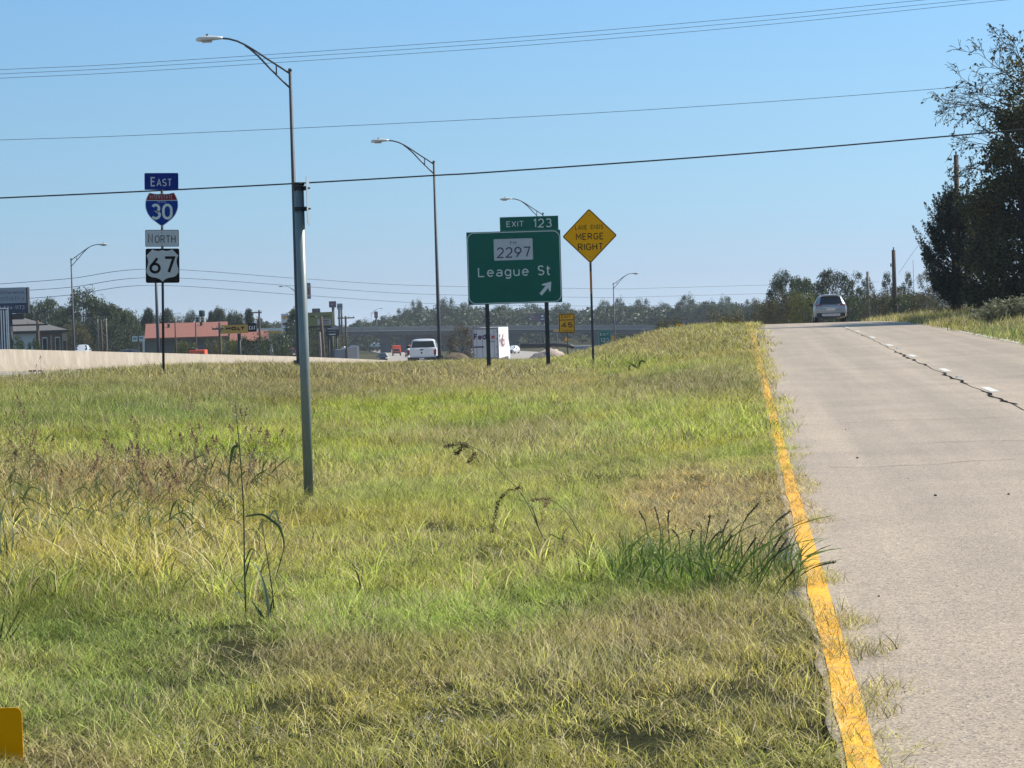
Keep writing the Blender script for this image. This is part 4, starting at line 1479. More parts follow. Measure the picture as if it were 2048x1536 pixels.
def suv(label, col, p, rz, matname, cat='car'):
    P_ = paint(matname, col, .35)
    t = thing('suv', label, cat, tuple(p), rz)
    R = [car_ring(-2.26, .80, .50, .98, 1.0, .70), car_ring(-2.20, .90, .42, 1.02, 1.06, .76), car_ring(-2.08, .925, .36, 1.04, 1.24, .70), car_ring(-1.86, .93, .30, 1.06, 1.58, .60), car_ring(-1.6, .93, .28, 1.05, 1.66, .60),
         car_ring(-.4, .93, .26, 1.02, 1.69, .61), car_ring(.3, .93, .26, 1.0, 1.64, .60), car_ring(.75, .92, .26, .99, 1.32, .62), car_ring(1.15, .92, .28, .98, 1.02, .66), car_ring(1.9, .90, .30, .90, .93, .66), car_ring(2.2, .80, .36, .74, .76, .6)]
    MB().loft(R).build('body', P_, t, True)
    bw = MB()
    bw.quad((-.66, -2.215, 1.12), (.66, -2.215, 1.12), (.555, -1.90, 1.55), (-.555, -1.90, 1.55))
    bw.build('rear_window', GLASS, t)
    for s in (-1, 1):
        sw = MB()
        sw.quad((s * .925, -1.75, 1.10), (s * .93, .95, 1.06), (s * .655, .35, 1.56), (s * .655, -1.45, 1.58))
        sw.build('side_window', GLASS, t)
        tl_ = MB().box(s * .70 - .17, s * .70 + .17, -2.225, -2.10, .94, 1.10, .9, 1)
        tl_.build('taillight', LRED, t, bevel=.02)
        mr = MB().box(s * 1.04 - .11, s * 1.04 + .11, .55, .67, 1.0, 1.17, .85, .8)
        mr.build('mirror', BLKPL, t, bevel=.02)
        MB().tube([(s * .56, -1.5, 1.70), (s * .56, -1.4, 1.74), (s * .56, .1, 1.74), (s * .56, .2, 1.69)], .018, 6).build('roof_rail', CHROME, t)
        wheel(t, s * .82, -1.32)
        wheel(t, s * .82, 1.4)
        MB().box(s * .70 - .12, s * .70 + .12, -2.275, -2.2, .50, .56).build('reflector', LRED, t)
    b = MB().box(-.84, .84, -2.285, -2.1, .36, .60, .97, 1)
    bmp = b.build('bumper', BLKPL, t, bevel=.03)
    MB().box(-.52, .52, -2.30, -2.286, .40, .56, 1.05, 1).build('skid_plate', mat('silver_plastic', (.45, .45, .47), rough=.4), bmp)
    MB().box(-.86, .86, -2.27, -2.15, .605, .66).build('bumper_seam', P_, bmp)
    MB().box(-.26, .26, -2.268, -2.25, .74, .87).build('number_plate', PLATE, t)
    MB().box(-.45, .45, -2.262, -2.24, .90, .935).build('trim_strip', CHROME, t)
    for s in (-.5, .5):
        MB().tube([(s, -2.31, .36), (s, -2.1, .36)], .045, 10).build('exhaust', POSTM, t)
    MB().box(-.55, .55, -1.98, -1.80, 1.60, 1.66, .96, 1).build('spoiler', P_, t, bevel=.02)
    return t
_c = at(1659, 640, 132)
_g = float(zr(132))
suv('silver grey car seen from behind, cresting the hill on the ramp', (.34, .35, .38), (_c.x, 132, _g), -.10, 'silver_paint')

def front_car(label, col, p, rz, matname, w=.93, hgt=1.62, lamp=True):
    P_ = paint(matname, col, .2)
    t = thing('car', label, 'car', tuple(p), rz)
    k = hgt / 1.62
    R = [car_ring(-2.25, w * .86, .38, .72 * k, .76 * k, .6), car_ring(-2.1, w * .96, .3, .86 * k, .90 * k, .62), car_ring(-1.2, w, .28, .98 * k, 1.0 * k, .66), car_ring(-.75, w, .26, 1.0 * k, 1.30 * k, .62), car_ring(-.2, w, .26, 1.0 * k, 1.60 * k, .60),
         car_ring(1.4, w, .28, 1.04 * k, 1.62 * k, .60), car_ring(2.0, w, .3, 1.04 * k, 1.4 * k, .62), car_ring(2.25, w * .94, .4, 1.0 * k, 1.02 * k, .66)]
    MB().loft(R).build('body', P_, t, True)
    MB().quad((-.74, -1.16, 1.03 * k), (.74, -1.16, 1.03 * k), (.58, -.30, 1.55 * k), (-.58, -.30, 1.55 * k)).build('windscreen', GLASS, t)
    for s in (-1, 1):
        MB().box(s * .66 - .16, s * .66 + .16, -2.27, -2.1, .66 * k, .80 * k).build('headlight', LCLR, t, bevel=.02)
        MB().box(s * (w + .08) - .09, s * (w + .08) + .09, -.85, -.72, .98 * k, 1.12 * k).build('mirror', BLKPL, t)
        wheel(t, s * (w - .11), -1.4)
        wheel(t, s * (w - .11), 1.4)
    MB().box(-.46, .46, -2.285, -2.2, .46, .66 * k).build('grille', BLKPL, t)
    MB().box(-.85, .85, -2.29, -2.15, .24, .40).build('bumper', BLKPL, t)
    return t

def on_fwy(px, d):
    p = at(px, 700, d)
    return (p.x, d, float(ip(FWZ, d)) + .01)
front_car('dark oncoming car with both headlights catching the light', (.012, .013, .016), on_fwy(764.5, 397), .05, 'black_paint')
front_car('dark grey car under the overpass between two orange lorries', (.05, .055, .065), on_fwy(819, 462), .05, 'grey_paint')
front_car('white car with black windows emerging beyond the white lorry', (.7, .7, .7), on_fwy(1026, 470), -.3, 'white_car_paint', hgt=1.7)

def pickup(label, p, rz):
    P_ = paint('white_paint', (.72, .72, .74))
    t = thing('pickup_truck', label, 'pickup', tuple(p), rz)
    w = 1.0
    cab = [car_ring(-.95, w * .97, .5, 1.30, 1.90, .76), car_ring(-.80, w * .98, .5, 1.30, 1.96, .74), car_ring(.9, w * .98, .5, 1.28, 1.95, .72), car_ring(1.35, w * .98, .5, 1.26, 1.5, .78), car_ring(1.6, w * .98, .5, 1.24, 1.28, .82), car_ring(2.7, w * .95, .55, 1.14, 1.18, .8), car_ring(2.95, w * .88, .6, 1.0, 1.04, .7)]
    MB().loft(cab).build('cab', P_, t, True)
    bed = MB()
    for s in (-1, 1):
        bed.box(s * .97 - .055, s * .97 + .055, -2.85, -.96, .62, 1.34)
    bed.box(-.91, .91, -2.8, -.96, .62, .78)
    bed.build('bed', P_, t, bevel=.03)
    tg = MB().box(-.86, .86, -2.93, -2.86, .70, 1.33).build('tailgate', P_, t, bevel=.025)
    MB().box(-.12, .12, -2.945, -2.931, 1.19, 1.27).build('handle', BLKPL, tg)
    MB().plate([(-.055, .96), (.055, .96), (.055, 1.10), (0, 1.06), (-.055, 1.10)], -2.938, -2.931).build('badge', POSTM, tg)
    for s in (-1, 1):
        MB().box(s * .945 - .085, s * .945 + .085, -2.94, -2.84, .86, 1.24).build('taillight', LRED, t, bevel=.02)
        MB().box(s * 1.17 - .12, s * 1.17 + .12, .85, .97, 1.22, 1.48).build('mirror', BLKPL, t, bevel=.02)
        wheel(t, s * .86, -1.9, .40, .27)
        wheel(t, s * .86, 2.0, .40, .27)
        MB().quad((s * .992, -.62, 1.36), (s * .985, 1.25, 1.33), (s * .78, .85, 1.82), (s * .78, -.62, 1.82)).build('side_window', GLASS, t)
    MB().quad((-.84, -.968, 1.36), (.84, -.968, 1.36), (.73, -.96, 1.82), (-.73, -.96, 1.82)).build('rear_window', GLASS, t)
    MB().box(-.98, .98, -3.05, -2.85, .50, .69).build('bumper', BLKPL, t, bevel=.03)
    MB().box(-.18, .18, -3.06, -3.04, .54, .66).build('number_plate', PLATE, t)
    return t
pickup('white pickup truck driving away along the freeway, dark rear window', (-6.2, 157, float(ip(FWZ, 157)) + .01), -.02)

def lorry():
    p = on_fwy(971.5, 217)
    t = thing('lorry', 'tall white delivery lorry seen from behind, purple and red lettering on its doors', 'lorry', p, -.068)
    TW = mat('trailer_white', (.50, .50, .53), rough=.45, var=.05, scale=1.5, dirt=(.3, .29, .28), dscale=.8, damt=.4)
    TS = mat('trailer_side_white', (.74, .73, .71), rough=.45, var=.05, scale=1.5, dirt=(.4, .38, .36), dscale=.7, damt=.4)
    FR = mat('trailer_frame', (.20, .20, .21), rough=.5)
    PUR, REDL = mat('purple_lettering', (.035, .008, .07)), mat('red_lettering', (.42, .015, .03))
    b = MB().box(-1.29, 1.29, .06, 14.2, 1.05, 4.10).build('trailer_box', TS, t)
    fr = MB().ring([(-1.30, 1.02), (1.30, 1.02), (1.30, 4.12), (-1.30, 4.12)], [(-1.17, 1.16), (1.17, 1.16), (1.17, 3.94), (-1.17, 3.94)], -.06, .06).build('door_frame', FR, t)
    for s in (-1, 1):
        d = MB().box(min(s * .008, s * 1.165), max(s * .008, s * 1.165), -.03, .05, 1.17, 3.93).build('rear_door', TW, t)
        for hx in (.30, .86):
            MB().tube([(s * hx, -.055, 1.2), (s * hx, -.055, 3.9)], .018, 6).build('lock_rod', FR, d)
        for hz in (1.45, 2.2, 3.0, 3.7):
            MB().box(s * 1.10 - .06, s * 1.10 + .06, -.05, -.031, hz - .05, hz + .05).build('hinge', FR, d)
    Zt = lambda zy: 4.10 - (zy - 630) / 8.53 * (217 / F) * 1.0
    Xt = lambda zx: (zx - 448) / 8.53 * (217 / F) * 1.04
    text('lettering', 'F', (Xt(258), Xt(322), Zt(830), Zt(728)), PUR, t, -.085, .05)
    text('lettering', 'e', (Xt(326), Xt(392), Zt(832), Zt(758)), PUR, t, -.085, .06)
    text('lettering', 'd', (Xt(398), Xt(468), Zt(832), Zt(728)), PUR, t, -.085, .05)
    text('lettering', 'E', (Xt(474), Xt(534), Zt(830), Zt(728)), REDL, t, -.085, .05)
    text('lettering', 'x', (Xt(538), Xt(612), Zt(830), Zt(758)), REDL, t, -.085, .06)
    GR = mat('faint_lettering', (.22, .22, .24))
    MB().box(Xt(520), Xt(605), -.084, -.08, Zt(875), Zt(856)).build('small_print', GR, t)
    MB().box(Xt(256), Xt(420), -.084, -.08, Zt(968), Zt(944)).build('small_print', PUR, t)
    for s in (-1, 1):
        MB().box(s * 1.0 - .13, s * 1.0 + .13, -.10, 0, .84, .98).build('taillight', LRED, t)
        MB().box(s * .85 - .27, s * .85 + .27, .35, .36, .15, .95).build('mudflap', BLKPL, t)
        for yy in (1.2, 2.45, 9.6, 10.9, 13.5):
            wheel(t, s * 1.0, yy, .50, .5)
    MB().box(-1.2, 1.2, -.02, .1, .50, .62).build('underrun_bar', FR, t)
    MB().box(-1.2, 1.2, .1, 14, .85, 1.05).build('chassis', FR, t)
    for ch, a, b2, mm in (('F', 0, .52, PUR), ('e', .60, 1.06, PUR), ('d', 1.14, 1.62, PUR), ('E', 1.72, 2.20, REDL), ('x', 2.26, 2.76, REDL)):
        lt_ = text('side_lettering', ch, (a * 2.6, b2 * 2.6, 2.1, 3.4 if ch in 'FdE' else 3.0), mm, b, 0, .05)
        lt_.rotation_euler = (0, 0, math.pi / 2)
        lt_.location = (1.30, 1.2, 0)
    c = [car_ring(14.6, 1.2, .7, 2.2, 3.7, 1.1), car_ring(15.0, 1.25, .6, 2.2, 3.8, 1.1), car_ring(16.6, 1.25, .6, 2.1, 3.5, 1.05), car_ring(17.2, 1.22, .6, 1.8, 2.0, 1.0), car_ring(18.6, 1.1, .6, 1.5, 1.55, .8)]
    MB().loft(c).build('tractor', TS, t, True)
lorry()

ORG = mat('orange_paint', (.78, .10, .025), rough=.4, var=.08)
ORG2 = mat('pale_orange_tarp', (.80, .26, .10), rough=.7, var=.08)
def work_truck(label, px, d, m, w, hb, cat='lorry'):
    t = thing('work_truck', label, cat, on_fwy(px, d), .05)
    MB().box(-w / 2, w / 2, 0, 4, .8, hb, .92, 1).build('body', m, t, bevel=.08)
    MB().box(-w / 2 * .9, w / 2 * .9, -1.2, 0, .6, hb * .72, .9, .7).build('cab', m, t, bevel=.1)
    MB().quad((-w * .36, -1.24, hb * .46), (w * .36, -1.24, hb * .46), (w * .33, -1.06, hb * .68), (-w * .33, -1.06, hb * .68)).build('windscreen', GLASS, t)
    MB().box(-w / 2, w / 2, -1.35, -1.2, .5, .8).build('bumper', mat('dark_red_plastic', (.12, .02, .02)), t)
    for s in (-1, 1):
        wheel(t, s * (w / 2 - .15), -.5, .45, .3)
        wheel(t, s * (w / 2 - .15), 3, .45, .3)
work_truck('bright orange lorry under the overpass, left of the dark grey car', 793, 500, ORG, 2.0, 2.3)
work_truck('pale orange lorry under the overpass, partly hidden by the white pickup', 826, 500, ORG2, 2.2, 2.3)

t = thing('trailer', 'tall trailer with black and white vertical stripes at the left edge', 'trailer', tuple(at(-20, 720, 150)), .232)
c = t.location
zb, zt = at(0, 705, 150).z - c.z, at(8, 618, 150).z - c.z
STB, STW = mat('stripe_black', (.02, .02, .025)), mat('stripe_white', (.72, .72, .74))
xr_ = at(16.5, 660, 150).x - c.x
MB().box(xr_ - 2.5, xr_, 0, 9, zb, zt).build('body', STB, t)
for k in range(8):
    MB().box(xr_ - .20 - k * .17 + .03, xr_ - .20 - k * .17 + .11, -.03, -.002, zb, zt - .08).build('stripe', STW, t)
MB().box(xr_ - 2.5, xr_ + .02, -.04, 9, zt, zt + .09).build('top_rail', STW, t)
MB().box(xr_ - .06, xr_ + .03, -.045, 0.02, zb, zt).build('corner_post', STW, t)
for yy in (1, 2.3):
    wheel(t, xr_ - .2, yy, .5, .3)

# ------------------------------------------------------------------ bridge over the freeway
def bridge():
    d = 610.
    t = thing('overpass', 'long grey concrete road bridge crossing the freeway in the distance', 'bridge', (0, d, 0))
    xa, xb = at(640, 655, d).x, at(1420, 655, d).x
    def slab(name, rows, y0, y1, m, par):
        b = MB()
        V = []
        i = 0
        n = 12
        for k in range(n + 1):
            x = xa + (xb - xa) * k / n
            px = 640 + 780 * k / n
            zt = at(px, np.interp(px, [640, 800, 1024, 1280, 1420], rows[0]), d).z
            zb = at(px, np.interp(px, [640, 800, 1024, 1280, 1420], rows[1]), d).z
            b.v += [(x, y0, zb), (x, y1, zb), (x, y1, zt), (x, y0, zt)]
        for k in range(n):
            for j in range(4):
                b.f.append((4 * k + j, 4 * k + (j + 1) % 4, 4 * k + 4 + (j + 1) % 4, 4 * k + 4 + j))
        b.f += [(3, 2, 1, 0), (4 * n, 4 * n + 1, 4 * n + 2, 4 * n + 3)]
        return b.build(name, m, par)
    top = [655, 653.2, 650.5, 650, 651.5]
    slab('parapet', (top, [q + 7.5 for q in top]), -6.0, -5.7, BRIDGEC, t)
    slab('deck', ([q + 4.5 for q in top], [q + 8.5 for q in top]), -5.69, 6, BRIDGEC, t)
    slab('rail', ([q - .2 for q in top], [q + .7 for q in top]), -5.95, -5.8, mat('pale_rail', (.6, .6, .58)), t)
    slab('deck_edge', ([q + 7.7 for q in top], [q + 8.45 for q in top]), -6.05, -6.001, mat('pale_rail', (.6, .6, .58)), t)
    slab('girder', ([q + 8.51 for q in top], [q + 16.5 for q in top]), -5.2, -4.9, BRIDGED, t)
    for px, w in ((771, 1.4), (803, 1.0), (1025, 1.7), (1192, 1.3), (1262, 1.0)):
        a = at(px, 668, d)
        zb = h1(a.x, d) - 1
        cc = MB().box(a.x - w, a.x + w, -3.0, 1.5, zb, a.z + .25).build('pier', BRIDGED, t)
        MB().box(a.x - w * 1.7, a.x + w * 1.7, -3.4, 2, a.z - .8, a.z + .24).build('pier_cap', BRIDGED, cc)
    a, b2 = at(808, 669, d), at(900, 669, d)
    MB().box(a.x, b2.x, 4.5, 5, h1(a.x, d) - 1, a.z + .4).build('abutment_wall', mat('abutment', (.17, .165, .16), var=.12), t)
bridge()
HW = mat('house_white', (.72, .72, .70), var=.05)
def store(label, r, d, wallm, roofm):
    c = at((r[0] + r[2]) / 2, r[3], d)
    g = h1(c.x, d) - .5
    w = (r[2] - r[0]) * d / F
    t = thing('store', label, 'building', (c.x, d, g))
    zt = at((r[0] + r[2]) / 2, r[1], d).z - g
    zr_ = at((r[0] + r[2]) / 2, r[1] + (r[3] - r[1]) * .3, d).z - g
    MB().box(-w / 2, w / 2, 0, 14, 0, zr_).build('wall', wallm, t)
    MB().box(-w / 2 - .6, w / 2 + .6, -.7, 14.6, zr_ + .002, zt, .9, .8).build('roof', roofm, t)
    for k in range(3):
        x = -w / 2 + w * (k + .5) / 3
        MB().box(x - w * .11, x + w * .11, -.03, 0.02, zr_ * .15, zr_ * .7).build('window', GLASS, t)
store('white roofed low building seen under the left span of the overpass', (748, 667, 792, 694), 760, mat('grey_wall', (.25, .25, .25)), HW)
store('dark low building with pale awning left of the first bridge pier', (722, 668, 749, 698), 700, mat('slate_wall', (.07, .08, .10)), mat('slate_roof', (.08, .09, .11)))

# ------------------------------------------------------------------ trees and shrubs
def leaves(name, C, size, m, seed, elong=1.6, up=0., droop=0.):
    """small folded leaf faces at the points C"""
    g = np.random.default_rng(seed)
    n = len(C)
    d = g.normal(size=(n, 3))
    d[:, 2] = d[:, 2] * .8 + up
    d /= np.linalg.norm(d, axis=1)[:, None]
    r = g.normal(size=(n, 3))
    s = np.cross(d, r)
    s /= np.linalg.norm(s, axis=1)[:, None] + 1e-9
    L = size * (.55 + .9 * g.random(n))[:, None]
    Wd = L / elong * (.7 + .6 * g.random(n))[:, None]
    nrm = np.cross(d, s)
    a = C - d * L * .5
    b = C + s * Wd * .5 + nrm * L * .10
    c = C + d * L * .5
    e = C - s * Wd * .5 + nrm * L * .10
    V = np.stack([a, b, c, e], 1).reshape(-1, 3)
    i = np.arange(n) * 4
    fc = np.stack([i, i + 1, i + 2, i + 3], -1)
    return fast_mesh(name, V, fc, m, g.random(n))

def limb(b, p, d, L, r, g, n=5, wob=.12, lift=.0):
    pts, rad = [p.copy()], [r]
    q = p.copy()
    for k in range(n):
        d = (d + Vector(g.normal(0, wob, 3)) + Vector((0, 0, lift))).normalized()
        q = q + d * (L / n)
        pts.append(q.copy())
        rad.append(r * (1 - .75 * (k + 1) / n))
    b.tube(pts, rad, 6)
    return pts, d

def broadleaf(seed, Ht, Wd, th, nclump, nleaf, size, lm, bark, shape='round', squash=.8, clr=.20, fill=.5):
    """tapered trunk, limbs to the clumps, crown of leaves gathered in uneven clumps"""
    g = np.random.default_rng(seed)
    tr = MB()
    tp, _ = limb(tr, Vector((0, 0, -.3)), Vector((g.normal(0, .04), g.normal(0, .04), 1)), Ht * .78, Ht * .028 + .05, g, 6, .05)
    P = []
    lo = th
    for k in range(nclump):
        z = g.random() ** .85
        zz = lo + (Ht - lo) * (.06 + .90 * z)
        if shape == 'round':
            w = math.sin(math.pi * min(1, max(0.02, .16 + .78 * z))) ** .7
        elif shape == 'cone':
            w = (1 - z) ** .8 * .95 + .06
        elif shape == 'flat':
            w = .55 + .45 * math.sin(math.pi * min(1, .2 + .7 * z))
        else:
            w = math.sin(math.pi * min(1, .35 + .6 * z)) ** .6
        a = g.random() * 6.283
        rr = Wd / 2 * w * (fill + (1 - fill) * g.random() ** .5) * (.82 + .3 * g.random())
        P.append(Vector((rr * math.cos(a), rr * math.sin(a), zz)))
    pts = []
    for k, c in enumerate(P):
        i = min(len(tp) - 2, max(1, int(len(tp) * min(.92, (c.z / Ht) * .72))))
        s0 = tp[i]
        mid = s0.lerp(c, .5) + Vector((0, 0, (c - s0).length * .10))
        r0 = .012 * Ht * .7 * (.5 + .5 * g.random())
        tr.tube([s0, mid, c], [r0, r0 * .6, r0 * .2], 5, False)
        cr = clr * Wd * (.6 + .8 * g.random())
        m_n = int(nleaf * (.5 + g.random()))
        q = g.normal(size=(m_n, 3))
        q /= np.linalg.norm(q, axis=1)[:, None]
        q *= (cr * g.random(m_n) ** .45)[:, None]
        q[:, 2] *= squash
        pts.append(q + np.array(c))
    C = np.concatenate(pts)
    return tr.mesh('trunk', bark, True), leaves('crown', C, size, lm, seed + 100)

BARK = mat('bark', (.075, .062, .05), rough=.95, var=.35, scale=5, bump=.5)
BARKG = mat('grey_bark', (.16, .145, .125), rough=.95, var=.3, scale=5, bump=.5)
L_MID = leaf_mat('leaf_mid_green', (.030, .046, .017), (.11, .14, .052), .35)
L_DARK = leaf_mat('leaf_dark_green', (.024, .036, .017), (.085, .11, .045), .3)
L_OLIVE = leaf_mat('leaf_olive', (.040, .044, .018), (.125, .115, .045), .35, alt=(.24, .16, .05), altp=.12)
L_YEL = leaf_mat('leaf_yellow_green', (.06, .075, .014), (.21, .21, .05), .4)
L_BRN = leaf_mat('leaf_brown', (.05, .045, .022), (.16, .125, .06), .3, alt=(.26, .17, .07), altp=.2)
L_PALE = leaf_mat('leaf_pale', (.10, .11, .05), (.36, .36, .21), .35)
L_NEAR = leaf_mat('leaf_oak', (.018, .021, .007), (.12, .118, .036), .45, alt=(.17, .14, .035), altp=.10, objvar=.05)
L_JUN = leaf_mat('leaf_juniper', (.008, .017, .010), (.036, .058, .030), .2, objvar=.05)
L_FAR = leaf_mat('leaf_far', (.030, .046, .018), (.095, .125, .044), .3)

KINDS = {}
def kind(name, *a, **k):
    KINDS[name] = (broadleaf(*a, **k), a[1], a[2])
kind('round_a', 1, 10, 9, 1.2, 70, 150, .27, L_MID, BARK, clr=.13)
kind('round_b', 2, 10, 11, 1.0, 76, 150, .27, L_DARK, BARK, clr=.12, squash=.65)
kind('tall', 3, 10, 6, 1.0, 64, 120, .25, L_MID, BARK, clr=.15, shape='egg')
kind('cone', 4, 10, 6.5, .8, 80, 100, .24, L_DARK, BARK, clr=.12, shape='cone')
kind('open', 5, 10, 10, 2.5, 36, 90, .26, L_OLIVE, BARKG, clr=.11, shape='flat', squash=.5, fill=.3)
kind('shrub_g', 6, 3, 4, .05, 40, 110, .14, L_MID, BARK, clr=.16, shape='flat')
kind('shrub_y', 7, 3, 4, .05, 40, 110, .14, L_YEL, BARK, clr=.16, shape='flat')
kind('shrub_d', 8, 3, 4, .05, 44, 110, .14, L_DARK, BARK, clr=.16, shape='flat')
kind('shrub_o', 9, 3, 5, .05, 46, 110, .14, L_OLIVE, BARK, clr=.15, shape='flat')
kind('brown', 10, 10, 10, .8, 60, 140, .27, L_BRN, BARK, clr=.14)
kind('round_c', 12, 10, 10, 1.0, 60, 140, .27, L_OLIVE, BARK, clr=.15)
kind('lump', 13, 10, 12, .4, 80, 110, .30, L_FAR, BARK, clr=.12, squash=.7)
kind('gap', 14, 10, 9, 2.2, 36, 130, .25, L_DARK, BARK, clr=.12, squash=.6, fill=.25)

def plant(k, label, px, pytop, d, wpx, name='tree', cat='tree', group=None, rz=None, sink=0.):
    (tr, cr), h0, w0 = KINDS[k]
    p = at(px, pytop, d)
    g = h1(p.x, d) - sink
    h = max(p.z - g, .6)
    t = thing(name, label, cat, (p.x, d, g), rnd.random() * 6.28 if rz is None else rz, group)
    sx = wpx * d / F / w0
    for nm, me in (('trunk', tr), ('crown', cr)):
        o = link(nm, me, t)
        o.scale = (sx, sx, h / h0)
    return t

# left, behind the barrier
for a in (
    ('round_b', 'broad tree crown between the dental billboard and the tall round tree', 85, 598, 330, 105),
    ('round_a', 'tallest rounded tree on the left, behind the street lamp near the house', 168, 580, 320, 92),
    ('tall', 'slender dark tree on the right shoulder of the tallest round tree', 214, 606, 315, 60),
    ('round_b', 'dark tree directly behind the three short masts', 205, 632, 300, 105),
    ('tall', 'tree just left of the tall straight pole, above the end of the red roof', 253, 621, 330, 66),
    ('cone', 'pointed dark tree behind the left end of the red roof, beside the tall straight pole', 296, 616, 345, 60),
    ('cone', 'pointed dark tree behind the red roof, right of the route sign post', 335, 617, 350, 62),
    ('round_a', 'small tree behind the red roof beneath the green tank', 384, 624, 350, 44),
    ('tall', 'two topped tree behind the right part of the red roof', 438, 616, 345, 42),
    ('round_a', 'low round tree behind the word on the yellow dealer sign', 466, 624, 350, 44),
    ('cone', 'pointed tree behind the black square of the yellow dealer sign', 497, 617, 350, 50),
    ('round_b', 'wide low tree behind the grey roofed house, under the billboard', 40, 622, 340, 90),
    ('round_c', 'olive tree between the grey roofed house and the street lamp', 150, 650, 290, 70),
    ('tall', 'dark tree standing behind the thick sign post and the white fuel price sign', 592, 617, 300, 52),
    ('round_b', 'dark bushy tree under the green billboard', 630, 650, 310, 84),
    ('round_c', 'greenish brown tree under the right half of the green billboard', 662, 664, 330, 60),
    ('round_b', 'dark tree filling the dip between the billboard tree and the tallest round tree', 122, 612, 345, 80),
    ('round_a', 'wide shoulder tree sloping down right of the tallest round tree', 196, 598, 335, 74),
    ('tall', 'tree in the slope above the three masts, left of the tall straight pole', 236, 616, 340, 60),
    ('round_b', 'low dark tree just left of the red roof, under the tall straight pole', 275, 632, 345, 70),
    ('round_a', 'low tree between the two pointed trees behind the red roof', 316, 630, 370, 60),
    ('round_c', 'low olive tree right of the second pointed tree behind the red roof', 358, 634, 370, 56),
    ('round_b', 'dark tree low behind the green tank legs', 410, 634, 380, 66),
    ('cone', 'narrow pointed tree just right of the green tank', 422, 622, 365, 36),
    ('round_b', 'broad low tree behind the yellow dealer sign, left half', 452, 630, 375, 60),
    ('round_a', 'broad low tree behind the yellow dealer sign, right half', 483, 630, 375, 60),
    ('round_b', 'low dark tree right of the pole with lamp arms', 523, 636, 375, 46),
    ('round_c', 'tree behind the left shoulder of the grey roofed house', 64, 612, 360, 80),
    ('round_b', 'dark lower canopy before the tallest round tree, by the lamp pole', 132, 634, 300, 90),
): plant(*a)
for a in (
    ('shrub_y', 'yellow green bush before the grey wall, left of the orange machine', 372, 686, 215, 52),
    ('shrub_o', 'brownish bush behind the orange machine', 424, 684, 225, 40),
    ('shrub_y', 'yellow topped bush under the left end of the yellow dealer sign', 457, 681, 212, 52),
    ('shrub_d', 'dark green shrub mass right of the yellow dealer sign post', 505, 676, 212, 62),
    ('shrub_d', 'dark green shrub mass under the white fuel price sign', 549, 672, 216, 62),
    ('shrub_g', 'green shrub at the right end of the dark shrub mass, by the red car', 570, 682, 222, 30),
    ('shrub_g', 'tall leafy shrub in front of the white garage wall', 30, 676, 178, 36),
    ('shrub_d', 'dark low bush at the foot of the crossarm pole by the house', 66, 683, 178, 34),
    ('shrub_d', 'dark tall bush between the green billboard and the thick sign post', 606, 662, 280, 40),
): plant(*a, name='shrub', cat='shrub')
# centre
plant('brown', 'brown green tree between the white pickup and the white lorry', 921, 650, 300, 62)
for a in (
    ('lump', 'reddish topped tree above the overpass, left of the street lamp behind the pickup', 833, 602, 700, 42),
    ('lump', 'big tree above the overpass right of the street lamp, left of the green sign', 893, 598, 700, 54),
    ('lump', 'sloping tree above the overpass, left of the reddish topped one', 806, 618, 690, 50),
    ('lump', 'tree above the overpass touching the lower left corner of the green sign', 930, 606, 710, 46),
    ('lump', 'tree seen between the legs of the green exit sign, left half', 1005, 611, 720, 70),
    ('lump', 'tree seen between the legs of the green exit sign, right half', 1062, 608, 720, 70),
    ('lump', 'rounded tree behind the EXIT 45 sign', 1128, 607, 700, 60),
    ('lump', 'tree just right of the yellow diamond post', 1208, 602, 690, 40),
    ('lump', 'rounded tree behind the far street lamp right of the diamond', 1237, 597, 690, 34),
    ('lump', 'broad tree right of the far street lamp, arm end above it', 1283, 599, 680, 52),
    ('lump', 'double domed tree half way between the far street lamp and the car', 1372, 591, 640, 50),
    ('lump', 'smooth domed tree left of the shrubs at the head of the ramp', 1452, 594, 620, 44),
    ('lump', 'low tree between the broad tree and the double domed tree', 1328, 607, 650, 52),
    ('lump', 'low tree between the double domed and the smooth domed tree', 1415, 603, 640, 50),
    ('lump', 'low tree left of the leafy tree by the car', 1503, 600, 600, 50),
    ('lump', 'low tree above the left end of the overpass by the tiny street lamp', 770, 632, 700, 50),
    ('lump', 'low tree above the far left stretch of the overpass', 722, 640, 700, 60),
): plant(*a)
for a in (
    ('shrub_o', 'dark brush by the tilted arrow sign on the weedy bank', 1338, 640, 175, 62),
    ('shrub_g', 'green brush right of the tilted arrow sign', 1388, 648, 165, 46),
    ('shrub_o', 'brown brush behind the weedy bank, left of the ramp edge', 1450, 622, 260, 90),
    ('shrub_d', 'dark bush standing where the ramp disappears, left side', 1508, 625, 240, 50),
    ('shrub_d', 'dark shrub low behind the black post of the merge diamond', 1250, 672, 260, 70),
    ('shrub_o', 'olive shrub under the far overpass, right of the last pier', 1292, 668, 300, 60),
): plant(*a, name='shrub', cat='shrub')
